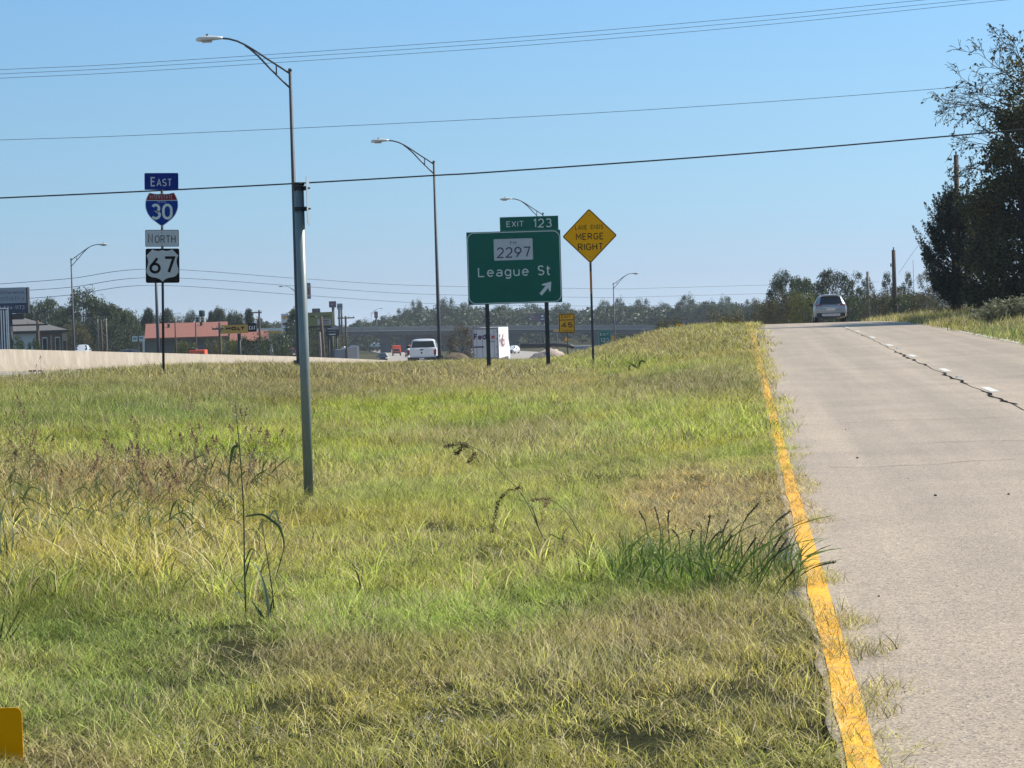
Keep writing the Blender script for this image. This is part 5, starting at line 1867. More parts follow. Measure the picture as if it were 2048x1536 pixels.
# right, beyond the hill
for a in (
    ('round_a', 'leafy tree left of the car, its top ragged against the sky', 1568, 545, 225, 74),
    ('tall', 'feathery tree behind the left tree by the car', 1604, 556, 260, 60),
    ('round_b', 'widest dark tree directly behind the car', 1668, 540, 235, 105),
    ('gap', 'dark tree with sky gaps right of the car, by the shorter wooden pole', 1722, 546, 250, 62),
    ('gap', 'dark tree with sky gaps behind the bare wooden pole', 1775, 548, 245, 58),
    ('gap', 'clumpy tree right of the bare wooden pole', 1815, 547, 235, 44),
    ('open', 'airy pale tree beside the dark juniper', 1858, 542, 205, 64),
    ('round_c', 'olive tree filling in low behind the bare wooden pole', 1800, 585, 215, 90),
): plant(*a)
for a in (
    ('shrub_o', 'olive bush left of the car', 1560, 592, 190, 70),
    ('shrub_y', 'yellowish bush touching the left side of the car', 1603, 588, 185, 58),
    ('shrub_o', 'grey olive scrub at the left rim of the ramp crest', 1530, 606, 200, 60),
    ('shrub_g', 'green bush touching the right side of the car', 1703, 596, 185, 60),
    ('shrub_o', 'olive bush between the shorter pole and the bare pole', 1752, 588, 180, 66),
    ('shrub_g', 'bushy green shrub right of the bare wooden pole', 1806, 592, 165, 64),
    ('shrub_o', 'olive shrub at the feet of the airy pale tree', 1846, 590, 150, 56),
    ('shrub_d', 'dark scrub behind the car roof', 1650, 590, 200, 70),
): plant(*a, name='shrub', cat='shrub')

# distant wood along the skyline: one mass of trees
def far_wood():
    g = np.random.default_rng(5)
    C = []
    top = [(-300, 640), (60, 640), (430, 646), (540, 642), (560, 640), (660, 650), (740, 640), (790, 630), (830, 612), (900, 606), (960, 610), (1060, 612), (1130, 611), (1180, 614), (1230, 606), (1290, 606), (1340, 612), (1380, 600), (1450, 602), (1520, 602), (1650, 590), (1800, 585), (2050, 580), (2400, 570)]
    for k in range(900):
        px = g.uniform(-250, 2350)
        d = g.uniform(640, 900)
        yt = np.interp(px, [a for a, b in top], [b for a, b in top]) + abs(g.normal(0, 9))
        p = at(px, yt, d)
        base = h1(p.x, d)
        n = 330
        rr = g.uniform(3.5, 6.5)
        q = g.normal(size=(n, 3))
        q /= np.linalg.norm(q, axis=1)[:, None]
        q *= g.random(n)[:, None] ** .4
        hh = max(p.z - base, 2.5)
        q[:, :2] *= rr
        q[:, 2] = base + hh * .5 + q[:, 2] * hh * .5
        q[:, 0] += p.x
        q[:, 1] += d
        C.append(q)
    me = leaves('far_wood', np.concatenate(C), .95, L_FAR, 77)
    setting(link('far_wood', me), 'stuff')
far_wood()

# ------------------------------------------------------------------ the big trees at the right
def big_oak():
    g = np.random.default_rng(31)
    D = 97.
    b0 = at(2075, 640, D)
    gz = h1(b0.x, D)
    t = thing('oak_tree', 'huge dark tree filling the right edge, bare twigs at its top left', 'tree', (b0.x, D, gz))
    tr = MB()
    limb(tr, Vector((0, 0, -.4)), Vector((-.04, 0, 1)), 9.5, .42, g, 7, .05)
    # silhouette of clumps read from the sight lines: (px, py, radius m, depth offset)
    cl = []
    edge = [(235, 1985), (265, 1975), (295, 1968), (330, 1952), (365, 1938), (400, 1924), (440, 1918), (490, 1915), (540, 1915), (590, 1922), (620, 1935)]
    for k in range(230):
        py = g.uniform(215, 632)
        xe = np.interp(py, [a for a, b in edge], [b for a, b in edge])
        px = xe + 26 + g.random() ** .9 * (2260 - xe)
        d = D + g.uniform(-3.5, 5)
        p = at(px, py, d)
        cl.append((p, g.uniform(.55, 1.15), 800))
    for px, py, r, n in ((2030, 130, .45, 120), (2042, 165, .6, 200), (2020, 190, .5, 150), (2048, 215, .8, 260), (2060, 110, .5, 120), (2005, 222, .4, 90), (2100, 160, 1.0, 300), (2150, 200, 1.4, 500), (2120, 100, .8, 200), (2200, 260, 1.4, 500)):
        cl.append((at(px, py, D + g.uniform(-1, 1)), r, int(n * 1.6)))
    pts = []
    O = Vector((b0.x, D, gz))
    for c, r, n in cl:
        q = g.normal(size=(n, 3))
        q /= np.linalg.norm(q, axis=1)[:, None]
        q *= (r * g.random(n) ** .45)[:, None]
        pts.append(q + np.array(c - O))
        if g.random() < .35:
            c0 = c - O
            s0 = Vector((-.1, 0, min(9, max(2, c0.z * .6))))
            tr.tube([s0, s0.lerp(c0, .55) + Vector((0, 0, .4)), c0], [.10, .06, .02], 5, False)
    link('crown', leaves('crown', np.concatenate(pts), .135, L_NEAR, 8, 1.5), t)
    # long thin bare twigs reaching left over the road
    tw = MB()
    lv = []
    def twig(p, d, L, r, depth):
        n = 6
        q = p.copy()
        P_, R_ = [q.copy()], [r]
        for k in range(n):
            d = (d + Vector(g.normal(0, .16, 3)) * Vector((1, .5, 1)) + Vector((-.02, 0, -.035))).normalized()
            q = q + d * (L / n)
            P_.append(q.copy())
            R_.append(max(.009, r * (1 - .8 * (k + 1) / n)))
            if depth < 3 and k >= 1:
                for _ in range(1 if depth else 2):
                    if g.random() < .75:
                        dd = (d + Vector(g.normal(0, .55, 3)) * Vector((1, .7, 1))).normalized()
                        twig(q, dd, L * g.uniform(.3, .55), max(.009, R_[-1] * .7), depth + 1)
            if depth >= 1 and g.random() < .07 and k > 2:
                lv.append(np.array(q) + g.normal(0, .05, 3))
        tw.tube(P_, R_, 4, False)
    for sx, sy, ex, ey in ((2048, 215, 1905, 208), (2048, 190, 1935, 140), (2040, 250, 1915, 178), (2035, 175, 1965, 75), (2050, 150, 2005, 62), (2030, 285, 1925, 250), (2010, 275, 1920, 232), (2048, 165, 1955, 110), (2020, 240, 1900, 190), (1985, 320, 1918, 345), (1975, 345, 1912, 318), (2048, 130, 2030, 66)):
        a, b = at(sx, sy, D) - O, at(ex, ey, D - .5) - O
        twig(a, (b - a).normalized(), (b - a).length * .84, .035, 0)
    tw.build('twigs', BARK, t)
    if lv:
        C = np.repeat(np.array(lv), 2, 0) + g.normal(0, .06, (len(lv) * 2, 3))
        link('twig_leaves', leaves('twig_leaves', C, .13, L_NEAR, 9, 1.5), t)['kind'] = 'stuff'
    link('trunk', tr.mesh('trunk', BARK, True), t)
    return t
big_oak()

def juniper():
    g = np.random.default_rng(41)
    D = 104.
    b0 = at(1912, 628, D)
    gz = h1(b0.x, D)
    t = thing('juniper_tree', 'dark pointed juniper with upswept tips in front of the big tree', 'tree', (b0.x, D, gz))
    Ht = at(1915, 398, D).z - gz
    tr = MB()
    limb(tr, Vector((0, 0, -.3)), Vector((0, 0, 1)), Ht * .9, .16, g, 6, .03)
    pts = []
    for k in range(270):
        z = g.random() ** .9
        zz = .6 + (Ht - 1.0) * z
        prof = np.interp(z, [0, .15, .4, .7, .85, 1], [.75, 1.1, 1.45, 1.25, .78, .10])
        a = g.random() * 6.283
        rr = prof * (.35 + .65 * g.random() ** .5)
        base = Vector((rr * .75 * math.cos(a), rr * .75 * math.sin(a), zz))
        far = g.random() < .22
        tip = base + Vector((math.cos(a) * rr * (.75 if far else .42), math.sin(a) * rr * (.75 if far else .42), g.uniform(.9, 1.5) if far else g.uniform(.45, .95)))
        tr.tube([(0, 0, max(.3, zz - .5)), base], [.03, .012], 4, False)
        n = 210
        u = g.random(n)
        w = .15 * (1 - u) ** .8 + .015
        q = np.array(base)[None] + (np.array(tip) - np.array(base))[None] * u[:, None] + g.normal(size=(n, 3)) * w[:, None]
        pts.append(q)
    link('trunk', tr.mesh('trunk', BARK, True), t)
    link('crown', leaves('crown', np.concatenate(pts), .095, L_JUN, 42, 2.2, up=.9), t)
juniper()

def spray_bush(label, px, pytop, pybot, d, wpx, m, nst, seed, leafsize=.11):
    """loose bush of arching leafy stems"""
    g = np.random.default_rng(seed)
    top = at(px, pytop, d)
    gz = h1(top.x, d)
    hh = max(top.z - gz, .6)
    w = wpx * d / F
    t = thing('bush', label, 'bush', (top.x, d, gz))
    st, C = MB(), []
    for k in range(nst):
        x, y = (g.random() - .5) * w * .8, (g.random() - .5) * w * .6
        f = 1 - .45 * (2 * x / w) ** 2
        h = hh * f * g.uniform(.6, 1.05)
        lx, ly = g.normal(0, .22) * hh, g.normal(0, .2) * hh
        P_ = [Vector((x + lx * s ** 1.6, y + ly * s ** 1.6, h * (s - .12 * s ** 3))) for s in np.linspace(0, 1, 6)]
        st.tube(P_, [.012, .011, .01, .009, .007, .005], 4, False)
        n = int(60 * h)
        u = .12 + .88 * g.random(n)
        ii = np.clip((u * 5).astype(int), 0, 4)
        A_ = np.array([list(q) for q in P_])
        fr = (u * 5 - ii)[:, None]
        C.append(A_[ii] * (1 - fr) + A_[ii + 1] * fr + g.normal(0, .075, (n, 3)))
    st.build('stem', BARKG, t)['kind'] = 'stuff'
    link('foliage', leaves('foliage', np.concatenate(C), leafsize, m, seed, 2.4, up=.2), t)
spray_bush('tall pale flowering bush at the right edge below the big tree', 2025, 590, 665, 79, 130, L_PALE, 120, 1)
spray_bush('low pale bush at the foot of the big tree, left of the taller pale one', 1975, 622, 662, 84, 70, L_PALE, 60, 2)
spray_bush('small tan dry bush below the juniper beside the verge', 1962, 632, 655, 92, 34, L_BRN, 40, 3)
spray_bush('low mixed weeds left of the juniper foot', 1900, 618, 640, 112, 90, L_OLIVE, 80, 4)
spray_bush('low scrub on the verge near the bare wooden pole', 1835, 618, 640, 125, 70, L_OLIVE, 60, 5)
spray_bush('weedy clump on the bank crest beside the yellow line', 1462, 632, 655, 108, 60, L_OLIVE, 60, 6, .09)

# ------------------------------------------------------------------ buildings and business signs on the left
BRICK = mat('house_brick', (.20, .135, .11), rough=.9, var=.2, scale=14, bump=.2)
BRICKL = mat('pale_and_sunlit_brick', (.42, .33, .25), rough=.9, var=.2, scale=14)  # pale brick of the pillar; on the bay it paints in sunlight
SHING = mat('grey_shingles', (.115, .11, .105), rough=.95, var=.2, scale=9, bump=.3)
REDROOF = mat('red_metal_roof', (.255, .092, .055), rough=.6, var=.08, scale=3, dirt=(.2, .075, .055), dscale=1, damt=.4)
TANW = mat('tan_wall', (.20, .185, .16), rough=.9, var=.1)
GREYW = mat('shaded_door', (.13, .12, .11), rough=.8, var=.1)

def base_at(px, py, d, sink=0.):
    c = at(px, py, d)
    return c.x, d, h1(c.x, d) - sink

def house():
    d = 235.
    k = d / F
    x, y, g = base_at(50, 690, d, .3)
    t = thing('house', 'brick house with a grey hipped roof and a white garage wall, behind the barrier', 'house', (x, y, g), .2)
    H_ = lambda py, px=50: at(px, py, d).z - g
    xl, xr2 = -115 * k, 87 * k
    ev = H_(661, 100)
    rz = H_(632, 60)
    MB().box(xl + .5, xr2 - .5, .3, 11, 0, ev).build('wall', BRICK, t)
    rf = MB()
    rf.v = [(xl, -.3, ev), (xr2, -.3, ev), (xr2, 11.6, ev), (xl, 11.6, ev), (xl + 5.5, 5.6, rz), (xr2 - 5.2, 5.6, rz)]
    rf.f = [(0, 1, 5, 4), (1, 2, 5), (2, 3, 4, 5), (3, 0, 4), (3, 2, 1, 0)]
    rf.build('roof', SHING, t)
    MB().box(xl, xr2, -.34, -.301, ev - .22, ev + .03).build('fascia', mat('dark_fascia', (.05, .05, .05)), t)
    MB().box(-34 * k, 22 * k, .25, .299, .1, ev - .25).build('garage_wall', mat('white_garage', (.55, .56, .58), rough=.7, var=.04), t)
    for px in (89, 114):
        w = MB().box((px - 50 - 4) * k, (px - 50 + 4) * k, .24, .29, ev * .42, ev * .86).build('window', GLASS, t)
        MB().ring([((px - 55) * k, ev * .40), ((px - 45) * k, ev * .40), ((px - 45) * k, ev * .88), ((px - 55) * k, ev * .88)], [((px - 54) * k, ev * .42), ((px - 46) * k, ev * .42), ((px - 46) * k, ev * .86), ((px - 54) * k, ev * .86)], .22, .239).build('frame', HW, w)
    MB().box(50 * k, 53 * k, .1, .299, 0, ev - .5).build('pillar', BRICKL, t)
    MB().box(73 * k, 83 * k, -.0, .299, ev * .3, ev - .3).build('bay', BRICKL, t)  # same brick as the wall, with sunlight put into its colour
    MB().box(75 * k, 81 * k, -.03, -.001, ev * .45, ev * .8).build('window', GLASS, t)
house()

t = panel_sign('billboard', 'dental billboard with grey top and navy bottom at the left edge', 'billboard', (-62, 576, 52.5, 628), 205, mat('billboard_grey', (.34, .36, .40), rough=.5, var=.03),
               (.35, .7), (('Difference', SNAVY, .54, .13, .965, .24, .01), ('Dentistry', mat('violet_grey', (.10, .10, .19)), .42, .31, .975, .55, -.01), ('903-534-1173', mat('pale_text', (.62, .64, .68)), .40, .70, .965, .84, .0)),
               plain=(('lower_band', mat('billboard_navy', (.015, .03, .075), rough=.5), .0, .60, 1., .99),), pr=.22, thick=.12)
k_ = 205 / F
c = at(-5, 602, 205)
zz = c.z - t.location.z
MB().box(57.3 * k_, 60 * k_, .02, .9, zz - 26 * k_, zz + 26 * k_).build('side_frame', POSTM, t)
MB().box(22 * k_, 50 * k_, .15, .5, zz - 38 * k_, zz - 26.5 * k_).build('catwalk', mat('brown_frame', (.07, .05, .045)), t)

def dealer():
    d = 265.
    k = d / F
    x, y, g = base_at(373, 700, d, .4)
    t = thing('dealer_building', 'long low tan building with a faded red metal roof', 'building', (x, y, g), .15)
    Z_ = lambda py, px: at(px, py, d).z - g
    xl, xr2 = (291 - 373) * k, (456 - 373) * k
    ev, rg = Z_(671.5, 373), Z_(645, 373)
    MB().box(xl + .15, xr2 - .2, .6, 16, -.5, ev).build('wall', TANW, t)
    rf = MB()
    yb = 7.5
    rf.v = [(xl, -.1, ev - .15), (xr2, -.1, ev - .15), (xr2 + .2, yb, rg), (xl + .1, yb, rg), (xl, 15.5, ev - .15), (xr2, 15.5, ev - .15), (xl, -.1, ev - .35), (xr2, -.1, ev - .35), (xl, 15.5, ev - .35), (xr2, 15.5, ev - .35)]
    rf.f = [(0, 1, 2, 3), (3, 2, 5, 4), (6, 7, 1, 0), (4, 5, 9, 8), (0, 3, 4, 8, 6), (7, 9, 5, 2, 1)]
    r = rf.build('roof', REDROOF, t)
    for q in range(40):
        xx = xl + (xr2 - xl) * (q + .5) / 40
        pass
    MB().box(xl - .25, xl - .001, -.2, .1, -.5, ev - .2).build('downpipe', HW, t)
    for a, b in ((321, 353), (385, 417)):
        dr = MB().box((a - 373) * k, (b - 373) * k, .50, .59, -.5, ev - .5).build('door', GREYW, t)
        for q in range(5):
            zq = (ev - .5) * (q + 1) / 6
            MB().box((a - 373) * k, (b - 373) * k, .48, .499, zq - .02, zq + .02).build('rib', TANW, dr)
    for px, py in ((339, 652), (405, 650)):
        xx = (px - 373) * k
        zq = Z_(py, 373)
        yq = yb * (zq - ev) / (rg - ev)
        MB().tube([(xx, yq - .3, zq - .3), (xx, yq - .3, zq + .35)], .16, 8).build('roof_vent', POSTM, t)
dealer()
def red_shed():
    d = 300.
    k = d / F
    x, y, g = base_at(524, 690, d, .4)
    t = thing('shed', 'small red roofed wing beside the fuel canopy', 'building', (x, y, g), .11)
    Z_ = lambda py: at(524, py, d).z - g
    MB().box(-62 * k, 13 * k, 1, 8, -.5, Z_(680)).build('wall', TANW, t)
    MB().loft([[(-64 * k, -.2, Z_(681)), (13.5 * k, -.2, Z_(681)), (13.5 * k, 5, Z_(661)), (-64 * k, 5, Z_(661))], [(-64 * k, .1, Z_(682.5)), (13.5 * k, .1, Z_(682.5)), (13.5 * k, 5.4, Z_(662)), (-64 * k, 5.4, Z_(662))]]).build('roof', REDROOF, t)
    MB().box(13.5 * k, 14.6 * k, -.3, .3, Z_(690), Z_(663)).build('trim', HW, t)
red_shed()
def canopy():
    d = 335.
    k = d / F
    x, y, g = base_at(540, 690, d, .4)
    t = thing('fuel_canopy', 'white and yellow fuel station canopy right of the dealer sign', 'canopy', (x, y, g), .06)
    Z_ = lambda py: at(540, py, d).z - g
    MB().box(-29 * k, 27 * k, 0, 9, Z_(662), Z_(656.5)).build('fascia', mat('canopy_white', (.78, .76, .70), rough=.4), t)
    MB().box(-5 * k, 27.2 * k, -.02, 9, Z_(667.5), Z_(662.01)).build('yellow_band', mat('canopy_yellow', (.72, .38, .05), rough=.4), t)
    for px in (-22, 0, 20):
        MB().box(px * k - .2, px * k + .2, 3, 3.4, -.5, Z_(667)).build('column', HW, t)
canopy()
def fuel_sign():
    t = panel_sign('price_sign', 'tall white fuel price sign with an orange emblem, left of the thick sign post', 'sign', (562.5, 627.5, 577, 664), 305, mat('price_white', (.80, .80, .78), rough=.4), (.25, .8), (), None, pr=.12, thick=.35, postm=HW,
                   plain=(('price_strip', mat('price_red', (.17, .03, .06)), .2, .49, .86, .635), ('price_strip', SBLK, .52, .695, .82, .745), ('price_strip', SBLK, .25, .80, .9, .86)))
    return t
t = fuel_sign()
pn = [c for c in t.children if c.name.startswith('panel')][0]
k_ = 305 / F
cz = at(569.7, 645.75, 305).z - t.location.z
def scallop(cx_, cz_, r, n=13):
    o = []
    for q in range(n * 2 + 1):
        a = math.radians(-35 + 250 * q / (n * 2))
        rr = r * (1.0 + .05 * math.cos(q * math.pi))
        o.append((cx_ + rr * math.cos(a), cz_ + rr * math.sin(a)))
    return o + [(cx_ - r * .38, cz_ - r * .95), (cx_ + r * .38, cz_ - r * .95)]
MB().plate(scallop(-.02, cz + 11 * k_, 4.3 * k_), -.03, -.001).build('emblem', mat('emblem_orange', (.80, .36, .09)), pn)

def dealer_sign():
    d = 210.
    k = d / F
    x, y, g = base_at(478.5, 690, d, .3)
    t = thing('dealer_sign', 'yellow HOLT sign with black CAT square on a single post', 'sign', (x, y, g))
    z = lambda py, px=478: at(px, py, d).z - g
    DY = mat('dealer_yellow', (.46, .27, .03), rough=.45, var=.05)
    a = MB().box((443 - 478.5) * k, (496.9 - 478.5) * k, 0, .3, z(666.5), z(649.5)).build('yellow_panel', DY, t)
    b = MB().box((497 - 478.5) * k, (513.5 - 478.5) * k, -.02, .3, z(664.5), z(647.5)).build('black_panel', SBLK, t)
    for ch, u0, u1 in (('H', 453, 462), ('O', 463.5, 474), ('L', 476, 482.5), ('T', 482, 491)):
        text('lettering', ch, ((u0 - 478.5) * k, (u1 - 478.5) * k, z(660.5, u0) + (0), z(653.5, u0)), SBLK, a, -.012, .10)
    GW = mat('grey_white_text', (.55, .55, .55))
    for ch, u0, u1 in (('C', 499, 503.2), ('A', 503.4, 508), ('T', 508.2, 512.2)):
        text('lettering', ch, ((u0 - 478.5) * k, (u1 - 478.5) * k, z(659.5, u0), z(651.5, u0)), GW, b, -.03, .04)
    MB().plate([((503.2 - 478.5) * k, z(659.8)), ((508.2 - 478.5) * k, z(659.8)), ((505.7 - 478.5) * k, z(656))], -.045, -.034).build('triangle', mat('grey_triangle', (.35, .35, .36)), b)
    MB().tube([(0, .15, -1), (0, .15, z(667))], .17, 10).build('post', POSTM, t, True)
dealer_sign()
panel_sign('notice_board', 'pair of small white boards on a thin pole by the red roof', 'sign', (264.5, 672, 288.5, 683), 222, HW, (.5,), (), None, pr=.06,
           plain=(('print', mat('grey_print', (.25, .25, .27)), .08, .3, .36, .62), ('gap', SBLK, .46, 0, .54, 1), ('print', mat('grey_print', (.25, .25, .27)), .60, .25, .9, .5)))
panel_sign('billboard', 'olive green billboard with a white rounded logo right of the thick sign post', 'billboard', (612, 624.5, 665.5, 653.5), 290, mat('olive_billboard', (.17, .18, .055), rough=.6, var=.12, scale=.5), (.08, .95), (), None, pr=.2, thick=.3, postm=POSTM,
           plain=(('print', SBLK, .15, .26, .34, .32), ('print', HW, .36, .24, .42, .30), ('print', SBLK, .55, .25, .9, .30), ('logo', mat('pale_logo', (.36, .36, .38)), .42, .48, .93, .86), ('logo_text', mat('dark_logo', (.08, .09, .08)), .60, .56, .88, .64), ('logo_text', mat('dark_logo', (.08, .09, .08)), .56, .72, .86, .78), ('base', SBLK, .0, .955, 1., 1.05)))
panel_sign('roadside_sign', 'small plum coloured sign peeking above the olive billboard', 'sign', (624, 617, 640, 627), 420, mat('plum', (.07, .05, .07)), (.5,), (), None, pr=.25, thick=.5, plain=(('print', mat('plum_print', (.16, .10, .12)), .2, .4, .8, .55),))
panel_sign('pole_sign', 'square dark red sign on a tall pole', 'sign', (658, 602.5, 672, 615), 480, mat('maroon', (.075, .025, .05)), (.55,), (), None, pr=.3, thick=.6, plain=(('print', mat('pink_print', (.45, .22, .35)), .25, .38, .6, .58),))
panel_sign('pole_sign', 'square grey blue sign on two tall poles, right of the dark red one', 'sign', (674, 607, 685, 618.5), 500, mat('blue_grey', (.20, .24, .30)), (.32, .75), (), None, pr=.22, thick=.5, plain=(('stripe', mat('dark_stripe', (.07, .09, .13)), .0, .40, 1, .62),))
panel_sign('business_sign', 'low black sign with white lines under the olive billboard', 'sign', (651, 652, 678, 672), 275, mat('sign_black', (.022, .02, .026)), (.2, .8), (), None, pr=.12, thick=.3,
           plain=(('print', mat('grey_panel', (.24, .24, .27)), .45, .02, .98, .36), ('print', HW, .15, .24, .46, .30), ('print', mat('grey_panel', (.24, .24, .27)), .22, .52, .8, .58), ('print', HW, .25, .78, .74, .88)))
t = panel_sign('brand_sign', 'tall grey sign with an orange emblem behind the thick sign post', 'sign', (589, 566, 621.3, 598), 330, mat('brand_grey', (.19, .19, .20), rough=.5), (.5,), (), None, pr=.35, thick=.6)
pn = [c for c in t.children if c.name.startswith('panel')][0]
cz = at(605, 582, 330).z - t.location.z
MB().plate(scallop(0, cz, .98), -.03, -.001).build('emblem', mat('emblem_red', (.22, .05, .035)), pn)
MB().plate(scallop(0, cz, .78), -.05, -.031).build('emblem_centre', mat('emblem_pale', (.30, .15, .11)), pn)
panel_sign('restaurant_sign', 'tiny dark red rounded sign on a thin pole above the overpass', 'sign', (748.5, 623, 755.5, 636), 650, mat('dark_red_sign', (.08, .02, .03)), (.5,), (), None, pr=.25, thick=.4, plain=(('print', mat('pink_print', (.45, .22, .35)), .2, .5, .8, .6),))
panel_sign('billboard', 'purple billboard among the far trees between the green sign posts', 'billboard', (1051, 627, 1078, 644), 660, mat('plum_billboard', (.12, .045, .085)), (.2, .8), (), None, pr=.3, thick=.5, plain=(('print', mat('pink_print', (.45, .22, .35)), .35, .2, .65, .45), ('print', mat('plum_print2', (.25, .1, .15)), .2, .6, .7, .8)))
panel_sign('billboard', 'navy billboard touching the purple one among the far trees', 'billboard', (1078.5, 627, 1091, 644), 660, mat('navy_billboard', (.02, .03, .10)), (.5,), (), None, pr=.3, thick=.5, plain=(('print', HW, .3, .2, .7, .42), ('print', HW, .2, .62, .8, .72)))
panel_sign('warning_board', 'orange and black board hanging low beyond the EXIT 45 sign', 'sign', (1107, 658.5, 1119, 664), 560, mat('orange_board', (.75, .33, .03)), (.5,), (), None, pr=.15)

def tank():
    d = 350.
    k = d / F
    x, y, g = base_at(405, 660, d)
    t = thing('water_tank', 'small dark green drum tank on white legs above the red roof', 'tank', (x, y, g))
    z = lambda py: at(405, py, d).z - g
    MB().tube([(0, 0, z(633)), (0, 0, z(632)), (0, 0, z(622)), (0, 0, z(620.5))], [5.5 * k, 6 * k, 6 * k, 5.2 * k], 16).build('drum', mat('tank_green', (.012, .035, .026), rough=.5), t, True)
    for a in (-1, 1):
        for b in (-1, 1):
            MB().tube([(a * 5 * k, b * .4, z(633)), (a * 5.6 * k, b * .4, 0)], .09, 6).build('leg', HW, t)
    MB().box(-6.3 * k, 6.3 * k, -.4, .4, z(634), z(633.05)).build('platform', HW, t)
    MB().box(-5.5 * k, 5.5 * k, -.05, .05, z(640), z(639)).build('brace', HW, t)
tank()

front_car('pale grey vehicle roof showing above the barrier by the street lamp', (.5, .52, .53), (at(164, 700, 262).x, 262, at(164, 689.5, 262).z - 1.62), .1, 'pale_grey_paint')
front_car('black parked car low behind the barrier, left of the red roofed building', (.010, .010, .012), (at(266, 700, 256).x, 256, at(266, 699, 256).z - 1.62), .9, 'black_parked_paint')
front_car('dark red car behind the barrier by the price sign', (.12, .012, .02), (at(580, 700, 290).x, 290, at(580, 695, 290).z - 1.62), .6, 'dark_red_paint')
front_car('dark blue car parked before the trees under the olive billboard', (.02, .025, .05), (at(616, 700, 330).x, 330, at(616, 691, 330).z - 1.62), .2, 'dark_blue_paint')
front_car('white car on the rise left of the overpass pier', (.7, .7, .68), (at(757, 690, 640).x, 640, at(757, 685, 640).z - 1.62), 1.2, 'white_far_paint')

def machine():
    d = 190.
    k = d / F
    x, y, g = base_at(393, 700, d)
    t = thing('loader', 'orange and black loader machine just above the barrier', 'machine', (x, y, g))
    z = lambda py: at(393, py, d).z - g
    MB().box(-17 * k, -1 * k, 0, 1.6, z(712), z(696.5), .9, .9).build('cab', BLKPL, t, bevel=.05)
    MB().box(-16 * k, 17 * k, -.1, 1.8, z(716), z(700), .97, .9).build('body', ORG, t, bevel=.05)
    for a in (-10 * k, 11 * k):
        MB().tube([(a, -.25, z(718)), (a, 0, z(718))], .5, 14).build('wheel', TYRE, t)
machine()

def cabinet():
    d = 270.
    k = d / F
    x, y, g = base_at(682, 715, d, .5)
    t = thing('steel_shed', 'grey steel shed with a dark lean-to on its right, by the crossarm pole', 'shed', (x, y, g))
    z = lambda py: at(682, py, d).z - g
    LG_ = mat('shed_grey', (.16, .19, .215), rough=.5, var=.08)
    DG = mat('shed_dark', (.045, .05, .065), rough=.5, var=.1)
    MB().box(-13 * k, 9 * k, 0, 4, -.5, z(699)).build('front_wall', LG_, t)
    for q in (-17, -14, 9.6):
        MB().box((q - .8) * k, (q + .8) * k, -.1, .1, -.5, z(697.5)).build('post', DG, t)
    MB().loft([[(13 * k, 0, -.5), (30 * k, 2, -.5), (30 * k, 2, z(694.5)), (13 * k, 0, z(697.5))], [(13 * k, 6, -.5), (30 * k, 6, -.5), (30 * k, 6, z(693.5)), (13 * k, 6, z(692))]]).build('lean_to', DG, t)
    MB().loft([[(-3 * k, 1, z(698.5)), (9 * k, 1, z(698.5)), (6 * k, 1, z(693))], [(-3 * k, 3, z(698.5)), (9 * k, 3, z(698.5)), (6 * k, 3, z(693))]]).build('roof_piece', HW, t)
cabinet()

def lump(name, label, cat, px, pytop, d, wpx, m, seed, dep=3., noise=.18):
    """uneven heap resting on the ground"""
    g = np.random.default_rng(seed)
    x, y, gz = base_at(px, pytop, d, .2)
    hh = max(at(px, pytop, d).z - gz, .4)
    t = MB()
    n, mm = 22, 9
    for j in range(mm + 1):
        r = 1 - (j / mm)
        for i in range(n):
            a = 2 * math.pi * i / n
            q = 1 + noise * math.sin(3 * a + seed) + g.normal(0, noise * .35)
            t.v.append((math.cos(a) * r ** .8 * q * wpx * d / F / 2, math.sin(a) * r ** .8 * q * dep, hh * (1 - r ** 1.7) + g.normal(0, .04) * hh))
    for j in range(mm):
        for i in range(n):
            t.f.append((j * n + i, j * n + (i + 1) % n, (j + 1) * n + (i + 1) % n, (j + 1) * n + i))
    o = t.build(name, m, None, True)
    o.location = (x, y, gz)
    tag(o, label, cat)
    return o
lump('dirt_mound', 'brown dirt mound between the pickup and the white lorry', 'mound', 912, 706, 292, 84, mat('brown_dirt', (.115, .08, .045), rough=.95, var=.25, scale=3, bump=.5), 3)
lump('gravel_pile', 'pale pinkish gravel pile behind the right post of the green sign', 'gravel pile', 1100, 698, 262, 104, mat('pink_gravel', (.40, .31, .25), rough=.95, var=.22, scale=5, bump=.5, dirt=(.1, .08, .07), dscale=3, damt=.7), 5, 4)
P_ = [at(px, py, 259) for px, py in ((1040, 692), (1075, 691), (1110, 689), (1138, 691.5), (1149, 695))]
tag(MB().tube(P_, .24, 12).build('drain_pipe', BLKPL, None, True), 'black drain pipe lying along the top of the gravel pile', 'pipe')
def box_trailer(label, rect, d, m, nm='cargo_trailer'):
    k = d / F
    px = (rect[0] + rect[2]) / 2
    x, y, g = base_at(px, rect[3], d)
    t = thing(nm, label, 'trailer', (x, y, g))
    z1, w = at(px, rect[1], d).z - g, (rect[2] - rect[0]) * k
    z0 = max(.5, at(px, rect[3], d).z - g)
    MB().box(-w / 2, w / 2, 0, 3, z0, z1).build('body', m, t, bevel=.03)
    for s in (-1, 1):
        MB().box(s * w * .25 - w * .22, s * w * .25 + w * .22, -.03, -.001, z0 + .1, z1 - .12).build('door', m, t)
        wheel(t, s * (w / 2 - .15), 2, .4, .2)
    MB().box(-w * .3, w * .3, -.045, -.031, z1 - .42, z1 - .30).build('print', mat('grey_print', (.25, .25, .27)), t)
    return t
box_trailer('pale grey box trailer low in the grass, right of the gravel pile', (1151, 692, 1184, 722), 250, mat('trailer_grey', (.24, .26, .29), rough=.5))
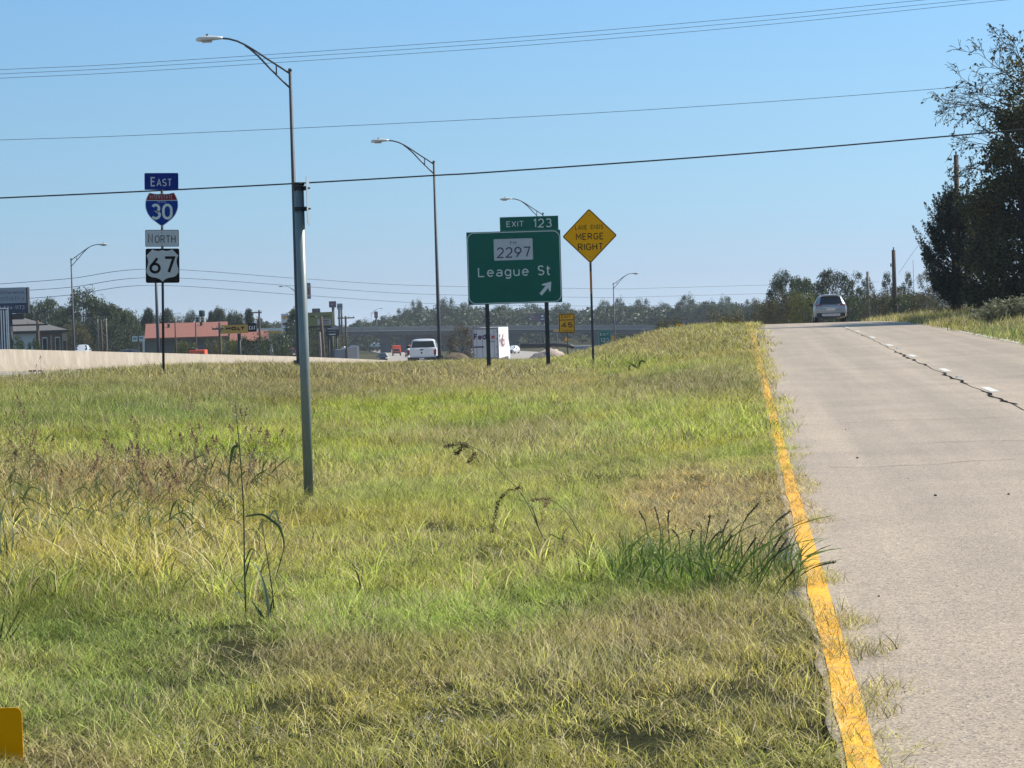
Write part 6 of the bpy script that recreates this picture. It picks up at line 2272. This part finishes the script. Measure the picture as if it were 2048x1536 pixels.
box_trailer('pale blue grey container left of the white lorry', (914, 692, 943, 706), 345, mat('container_blue', (.26, .31, .34), rough=.5), 'container')

# ------------------------------------------------------------------ tall weeds in the verge
STEM = mat('weed_stem', (.075, .085, .025), rough=.6, var=.3, scale=20)
STEMD = mat('weed_stem_dark', (.035, .045, .018), rough=.6, var=.3, scale=20)
SEEDM = leaf_mat('seed_reddish', (.13, .065, .042), (.36, .21, .15), .4)
SEEDB = leaf_mat('seed_brown', (.05, .036, .022), (.17, .12, .07), .3)
def blade_m(name, col, sp=.5):
    if name in MATS:
        return MATS[name]
    m = leaf_mat(name, tuple(c * .7 for c in col), tuple(c * 1.3 for c in col), .4)
    m.node_tree.nodes['Principled BSDF'].inputs['Roughness'].default_value = .35
    m.node_tree.nodes['Principled BSDF'].inputs['Specular IOR Level'].default_value = sp
    return m
BLG = blade_m('blade_green', (.10, .15, .04))
BLD = blade_m('blade_dark_green', (.05, .085, .028))
BLP = blade_m('blade_pale', (.32, .38, .22))
BLY = blade_m('blade_yellow', (.36, .28, .08))

def smooth(P, n=6):
    Q = []
    for i in range(len(P) - 1):
        a, b, c, e = P[max(i - 1, 0)], P[i], P[i + 1], P[min(i + 2, len(P) - 1)]
        for k in range(n):
            s = k / n
            Q.append(.5 * ((2 * b) + (c - a) * s + (2 * a - 5 * b + 4 * c - e) * s * s + (3 * b - a - 3 * c + e) * s ** 3))
    return Q + [P[-1]]

def leaf_band(b, P, w, seed=0):
    """long grass leaf: creased band that widens then tapers, twisting a little"""
    g = np.random.default_rng(seed)
    P = smooth(P, 5)
    n = len(P)
    i0 = len(b.v)
    tw0 = g.uniform(-.6, .6)
    for k, p in enumerate(P):
        d = (P[min(k + 1, n - 1)] - P[max(k - 1, 0)]).normalized()
        s = d.cross(Vector((.2, -1, .25))).normalized()
        u = d.cross(s)
        t = k / (n - 1)
        an = tw0 + 1.2 * t
        q = s * math.cos(an) + u * math.sin(an)
        wk = w * (.35 + .65 * math.sin(math.pi * min(1, t * 1.3 + .12)) if t < .7 else (1 - t) / .3 * .72 + .04) * .5
        b.v += [tuple(p - q * wk), tuple(p + u * wk * .4), tuple(p + q * wk)]
    for k in range(n - 1):
        a = i0 + 3 * k
        b.f += [(a, a + 1, a + 4, a + 3), (a + 1, a + 2, a + 5, a + 4)]

def weed(name, label, base, stems=(), lvs=(), heads=(), d=None):
    p = ground_at(*base)
    d = d or p.y
    t = thing(name, label, 'weed', tuple(p))
    g = np.random.default_rng(int(base[0] * 7 + base[1]))
    def path(pts):
        off = g.normal(0, .06)
        n = len(pts)
        return [at(px, py, d + off * (k / max(1, n - 1))) - p for k, (px, py) in enumerate(pts)]
    for pts, r, m in stems:
        P = smooth(path(pts), 5)
        P[0].z -= .05
        MB().tube(P, [r * (1 - .6 * k / (len(P) - 1)) for k in range(len(P))], 6).build('stem', m, t, True)
    for pts, w, m in lvs:
        b = MB()
        leaf_band(b, path(pts), w, int(g.integers(1e6)))
        b.build('leaf', m, t, True)
    for pts, spread, n, size, m in heads:
        P = np.array([list(q) for q in smooth(path(pts), 8)])
        n = int(n * 2.2)
        u = g.random(n) * (len(P) - 1.001)
        ii = u.astype(int)
        C = P[ii] * (1 - (u - ii))[:, None] + P[ii + 1] * (u - ii)[:, None] + g.normal(0, spread * .8, (n, 3))
        link('seed_head', leaves('seed_head', C, size * .62, m, int(g.integers(1e6)), 3.0), t)
    return t
weed('tall_grass', 'tallest single grass stalk left of the thick sign post, one dark leaf hanging from its top', (492, 1242),
     [([(492, 1240), (489, 1130), (487, 1018), (480, 906), (474, 845), (470, 800)], .0055, STEMD)],
     [([(476, 892), (467, 896), (462, 917), (458, 948), (456, 995)], .020, BLD),
      ([(489, 1196), (474, 1186), (466, 1198), (463, 1216)], .016, BLP), ([(490, 1125), (502, 1098), (516, 1108), (529, 1130)], .010, BLG), ([(489, 1160), (500, 1118), (508, 1100)], .010, BLG)],
     [([(474, 850), (470, 800)], .014, 60, .02, blade_m('seed_straw', (.34, .29, .17)))])
weed('tall_grass', 'arching broad leafed grass right beside the tallest stalk', (541, 1250),
     [([(547, 1200), (537, 1130), (530, 1088), (523, 1035)], .004, STEMD)],
     [([(540, 1247), (537, 1214), (527, 1166), (512, 1130), (499, 1126)], .024, BLP), ([(491, 1033), (523, 1029), (546, 1043), (560, 1057), (568, 1088), (562, 1119), (552, 1152), (552, 1168)], .016, BLG),
      ([(536, 1040), (549, 1022), (560, 1050), (565, 1075)], .012, BLP), ([(530, 1240), (512, 1215), (503, 1198)], .022, BLG), ([(538, 1240), (545, 1200), (556, 1175)], .016, BLD)])
weed('tall_grass', 'leaning grass stalk with a drooping brown seed head in mid verge', (1104, 1106),
     [([(1104, 1104), (1081, 1064), (1054, 1005), (1031, 973), (993, 935), (972, 900)], .0045, STEM)],
     [([(1090, 1093), (1066, 1105), (1049, 1131), (1045, 1148)], .016, BLG), ([(1078, 1060), (1060, 1010), (1022, 996)], .010, BLD)],
     [([(1041, 975), (1016, 982), (999, 1002), (990, 1032), (985, 1064)], .009, 130, .035, SEEDB)])
weed('tall_grass', 'second leaning stalk with a reddish feathery top, right of the drooping one', (1175, 1094),
     [([(1175, 1092), (1157, 1064), (1134, 1026), (1101, 1000), (1060, 1000)], .0045, STEMD)],
     [([(1128, 1094), (1150, 1080), (1158, 1066)], .022, BLP), ([(1130, 1096), (1126, 1070), (1140, 1050)], .016, BLP), ([(1100, 1068), (1124, 1080), (1150, 1098)], .010, BLG)],
     [([(1101, 1000), (1082, 998), (1060, 1002)], .012, 60, .03, SEEDM), ([(1083, 1050), (1088, 1015), (1098, 1003)], .012, 50, .03, SEEDM)])
weed('tall_grass', 'tangle of dark seed stalks bowed over the grey brown patch', (980, 935),
     [([(985, 932), (965, 905), (930, 890), (890, 893)], .006, STEM), ([(960, 930), (945, 900), (925, 892), (905, 905)], .006, STEM)], [],
     [([(935, 890), (912, 888), (888, 894)], .02, 90, .05, SEEDB), ([(925, 895), (910, 910)], .02, 50, .05, SEEDB), ([(950, 905), (935, 930)], .02, 50, .05, SEEDB)])
weed('tall_grass', 'few dark tall leaves on the bright slope before the small green exit sign', (1275, 745),
     [([(1275, 744), (1276, 728), (1283, 720)], .010, STEMD)],
     [([(1276, 740), (1282, 722), (1292, 728), (1296, 742)], .05, BLD), ([(1274, 735), (1262, 728), (1256, 726)], .05, BLD), ([(1260, 745), (1258, 735), (1262, 730)], .06, BLD)])
weed('tall_grass', 'low patch of broad dark leaves half way up the verge', (1158, 815), [],
     [([(1150, 814), (1165, 806), (1182, 810)], .09, BLD), ([(1140, 812), (1150, 806), (1160, 808)], .08, BLD), ([(1165, 815), (1175, 807), (1180, 803)], .07, BLD), ([(1130, 814), (1138, 808), (1150, 811)], .07, BLD)])
weed('tall_grass', 'stiff dark blades fanning in from the left edge near the bottom', (4, 1296), [],
     [([(0, 1300), (30, 1262), (58, 1218)], .014, BLD), ([(0, 1300), (40, 1275), (85, 1256)], .014, BLD), ([(-5, 1300), (20, 1258), (46, 1205)], .012, BLG), ([(0, 1302), (45, 1290), (75, 1288)], .012, BLD), ([(-4, 1300), (4, 1255), (10, 1222)], .016, BLG)])
weed('tall_grass', 'long pale green leaves bending in from the left edge half way down', (14, 1130), [],
     [([(4, 1125), (-2, 1060), (8, 1010), (16, 1000)], .022, BLP), ([(20, 1128), (26, 1070), (18, 1040), (8, 1032)], .014, BLP), ([(20, 1128), (35, 1085), (60, 1072)], .013, BLY), ([(14, 1130), (12, 1080), (0, 1050)], .014, BLG)])
weed('tall_grass', 'slanting dark blade pair left of the thick sign post base', (528, 968), [],
     [([(524, 970), (548, 940), (586, 908)], .018, BLD), ([(560, 960), (600, 948), (622, 935)], .018, BLD)])
weed('tall_grass', 'slanting long dark blade among the reddish weeds', (360, 960), [],
     [([(358, 962), (378, 925), (418, 905)], .022, BLD), ([(418, 950), (430, 918), (442, 898)], .016, SEEDB if False else BLD)])

def kerb_clump():
    p = ground_at(1420, 1165)
    t = thing('grass_clump', 'dense dark green grass clump with tall spikes beside the yellow line', 'grass clump', tuple(p))
    g = np.random.default_rng(66)
    b, b2, C = MB(), MB(), []
    for k in range(270):
        px, py = g.uniform(1225, 1610), g.uniform(1120, 1192)
        q = ground_at(px, py)
        L = g.uniform(.08, .29)
        dx, dy = g.normal(.05, .11), g.normal(0, .09)
        o = q - p
        leaf_band(b, [o, o + Vector((dx * .4, dy * .4, L * .55)), o + Vector((dx, dy, L * .92)), o + Vector((dx * 1.6, dy * 1.5, L * 1.08))], g.uniform(.007, .014), k)
    b.build('blades', leaf_mat('blade_bright', (.15, .22, .05), (.40, .50, .16), .55), t, True)['kind'] = 'stuff'
    for bx, by, tx, ty in ((1330, 1130, 1310, 1016), (1345, 1130, 1338, 1022), (1400, 1140, 1420, 1032), (1430, 1150, 1457, 1040), (1465, 1140, 1517, 1007), (1500, 1130, 1580, 1022), (1470, 1190, 1562, 1072), (1450, 1180, 1512, 1076), (1560, 1185, 1671, 1124), (1380, 1140, 1386, 1060), (1425, 1160, 1464, 1070), (1405, 1150, 1441, 1062), (1300, 1120, 1278, 1022), (1360, 1130, 1345, 1060), (1480, 1200, 1580, 1090), (1500, 1205, 1575, 1078), (1560, 1222, 1630, 1224), (1540, 1212, 1590, 1140)):
        q = ground_at(bx, by) - p
        e = at(tx, ty, (q + p).y + g.normal(0, .1)) - p
        m = q.lerp(e, .6) + Vector((g.normal(0, .015), 0, .03))
        P = smooth([q, m, e], 6)
        b2.tube(P, [.003 + .0022 * max(0, math.sin(math.pi * min(1, max(0, (k / (len(P) - 1) - .5) * 2)))) for k in range(len(P))], 5, False)
        A_ = np.array([list(v) for v in P])[len(P) // 2 + 2:]
        C.append(A_[g.integers(0, len(A_), 70)] + g.normal(0, .004, (70, 3)))
    b2.build('stalks', STEMD, t, True)['kind'] = 'stuff'
    link('spikes', leaves('spikes', np.concatenate(C), .012, SEEDB, 9, 3., up=1.), t)['kind'] = 'stuff'
kerb_clump()

def seed_grass_mesh(seed):
    g = np.random.default_rng(seed)
    b = MB()
    hgt = g.uniform(.30, .72)
    lx, ly = g.normal(0, .12), g.normal(0, .1)
    P = smooth([Vector((0, 0, -.03)), Vector((lx * .2, ly * .2, hgt * .5)), Vector((lx, ly, hgt))], 5)
    b.tube(P, [.003 - .0018 * k / (len(P) - 1) for k in range(len(P))], 4, False)
    for k in range(3):
        z = hgt * g.uniform(.1, .6)
        a = g.random() * 6.28
        L = g.uniform(.15, .32)
        o = Vector((lx * z / hgt * .6, ly * z / hgt * .6, z))
        leaf_band(b, [o, o + Vector((math.cos(a) * L * .4, math.sin(a) * L * .4, L * .45)), o + Vector((math.cos(a) * L, math.sin(a) * L, L * .15))], .011, seed * 9 + k)
    nf = len(b.f)
    me = b.mesh('seed_grass', None)
    n = 95
    t = g.random(n) ** .8
    top = np.array([lx, ly, hgt])
    C = top + np.stack([g.normal(0, 1, n) * .05 * (1 - t) + .4 * lx * t, g.normal(0, 1, n) * .05 * (1 - t), -.03 + .19 * t], -1)
    l2 = leaves('s', C, .020, None, seed, 2.6, up=1.2)
    V = [tuple(v.co) for v in me.vertices] + [tuple(v.co) for v in l2.vertices]
    off = len(me.vertices)
    Fc = [tuple(p.vertices) for p in me.polygons] + [tuple(i + off for i in p.vertices) for p in l2.polygons]
    out = bpy.data.meshes.new('seed_grass')
    out.from_pydata(V, [], Fc)
    out.materials.append(BLG)
    out.materials.append(SEEDM)
    out.polygons.foreach_set('material_index', [0] * nf + [1] * (len(Fc) - nf))
    a = out.attributes.new('tone', 'FLOAT', 'FACE')
    a.data.foreach_set('value', g.random(len(Fc)).astype(np.float32))
    out.update()
    return out

def points_in(boxes, seed):
    g = np.random.default_rng(seed)
    P = []
    for x0, y0, x1, y1, n in boxes:
        for k in range(n):
            P.append(list(ground_at(g.uniform(x0, x1), g.uniform(y0, y1))))
    return np.array(P)

def scatter_at(name, P, meshes, seed, s0=.7, s1=1.2, tint=None):
    g = np.random.default_rng(seed)
    n = len(P)
    col, dry, hs = turf_look(P[:, 0], P[:, 1], P[:, 2])
    sc = (s0 + (s1 - s0) * g.random(n))[:, None] * np.ones((1, 3))
    rot = np.stack([g.normal(0, .08, n), g.normal(0, .08, n), g.random(n) * 6.283], -1)
    if tint is not None:
        col = np.tile(np.array(tint), (n, 1)) * (.7 + .6 * g.random(n))[:, None]
    setting(scatter(name, P, rot, sc, g.integers(0, len(meshes), n), col, dry, meshes), 'stuff')
scatter_at('seed_grass', points_in([(10, 960, 560, 1120, 80), (0, 930, 140, 1000, 12), (340, 930, 540, 990, 16), (0, 860, 120, 960, 8), (210, 770, 240, 775, 1), (60, 765, 240, 780, 3)], 3), [seed_grass_mesh(k) for k in range(7)], 4)
WB_M = [blade_mesh('weed_tuft', 15, .10, .14, .46, .0115, GRASS, .8, 80 + s, 4, 1.1) for s in range(5)]
scatter_at('weeds', points_in([(0, 900, 560, 1210, 520), (60, 820, 420, 880, 60), (150, 1050, 480, 1180, 160), (560, 960, 1230, 1200, 60), (900, 780, 1500, 900, 80), (1180, 1110, 1260, 1180, 14)], 5), WB_M, 6, .38, .85)
FLW = blade_m('petal_white', (.56, .53, .48), .1)
def flower_mesh(seed):
    g = np.random.default_rng(seed)
    C = np.stack([g.normal(0, .022, 9), g.normal(0, .022, 9), .075 + g.normal(0, .018, 9)], -1)
    return leaves('flower', C, .010, FLW, seed, 1.4)
scatter_at('wildflowers', points_in([(830, 1420, 920, 1536, 16), (300, 1480, 560, 1536, 14), (560, 1450, 1000, 1536, 10), (1000, 1240, 1200, 1300, 3), (0, 1380, 300, 1500, 3)], 7), [flower_mesh(k) for k in range(4)], 8)
scatter_at('far_wildflowers', points_in([(1330, 655, 1490, 700, 9), (900, 770, 1250, 810, 7)], 9), [flower_mesh(k) for k in range(4)], 10, 2.2, 3.6)
# grass hugging the posts
TP = blade_mesh('post_tuft', 60, .16, .10, .30, .006, GRASS, .6, 99, 3, .8)
_q = []
for px, py, n, r in ((618, 1003, 16, .22), (327, 744, 10, .3), (977, 739, 8, .3), (1097, 737, 8, .3), (1187, 739, 8, .25)):
    c = ground_at(px, py)
    for k in range(n if px != 618 else 7):
        x, y = c.x + rnd.gauss(0, r * .8), c.y + rnd.gauss(0, r) * (.5 if px == 618 else 1) + .05
        _q.append((x, y, h1(x, y) - (.12 if px == 618 else 0)))
scatter_at('post_grass', np.array(_q), [TP], 12, .8, 1.3)

# ------------------------------------------------------------------ summer haze over the whole place
hm = bpy.data.materials.new('haze')
hm.use_nodes = True
ht = hm.node_tree
for nd in list(ht.nodes):
    if nd.type != 'OUTPUT_MATERIAL':
        ht.nodes.remove(nd)
pv = ht.nodes.new('ShaderNodeVolumePrincipled')
pv.inputs['Color'].default_value = (.80, .88, 1.0, 1)
pv.inputs['Density'].default_value = .00016
pv.inputs['Anisotropy'].default_value = .2
ht.links.new(pv.outputs[0], ht.nodes['Material Output'].inputs['Volume'])
hz_ = MB().box(-9000, 9000, -60, 6200, -16, 22).build('haze', hm)
setting(hz_, 'stuff')
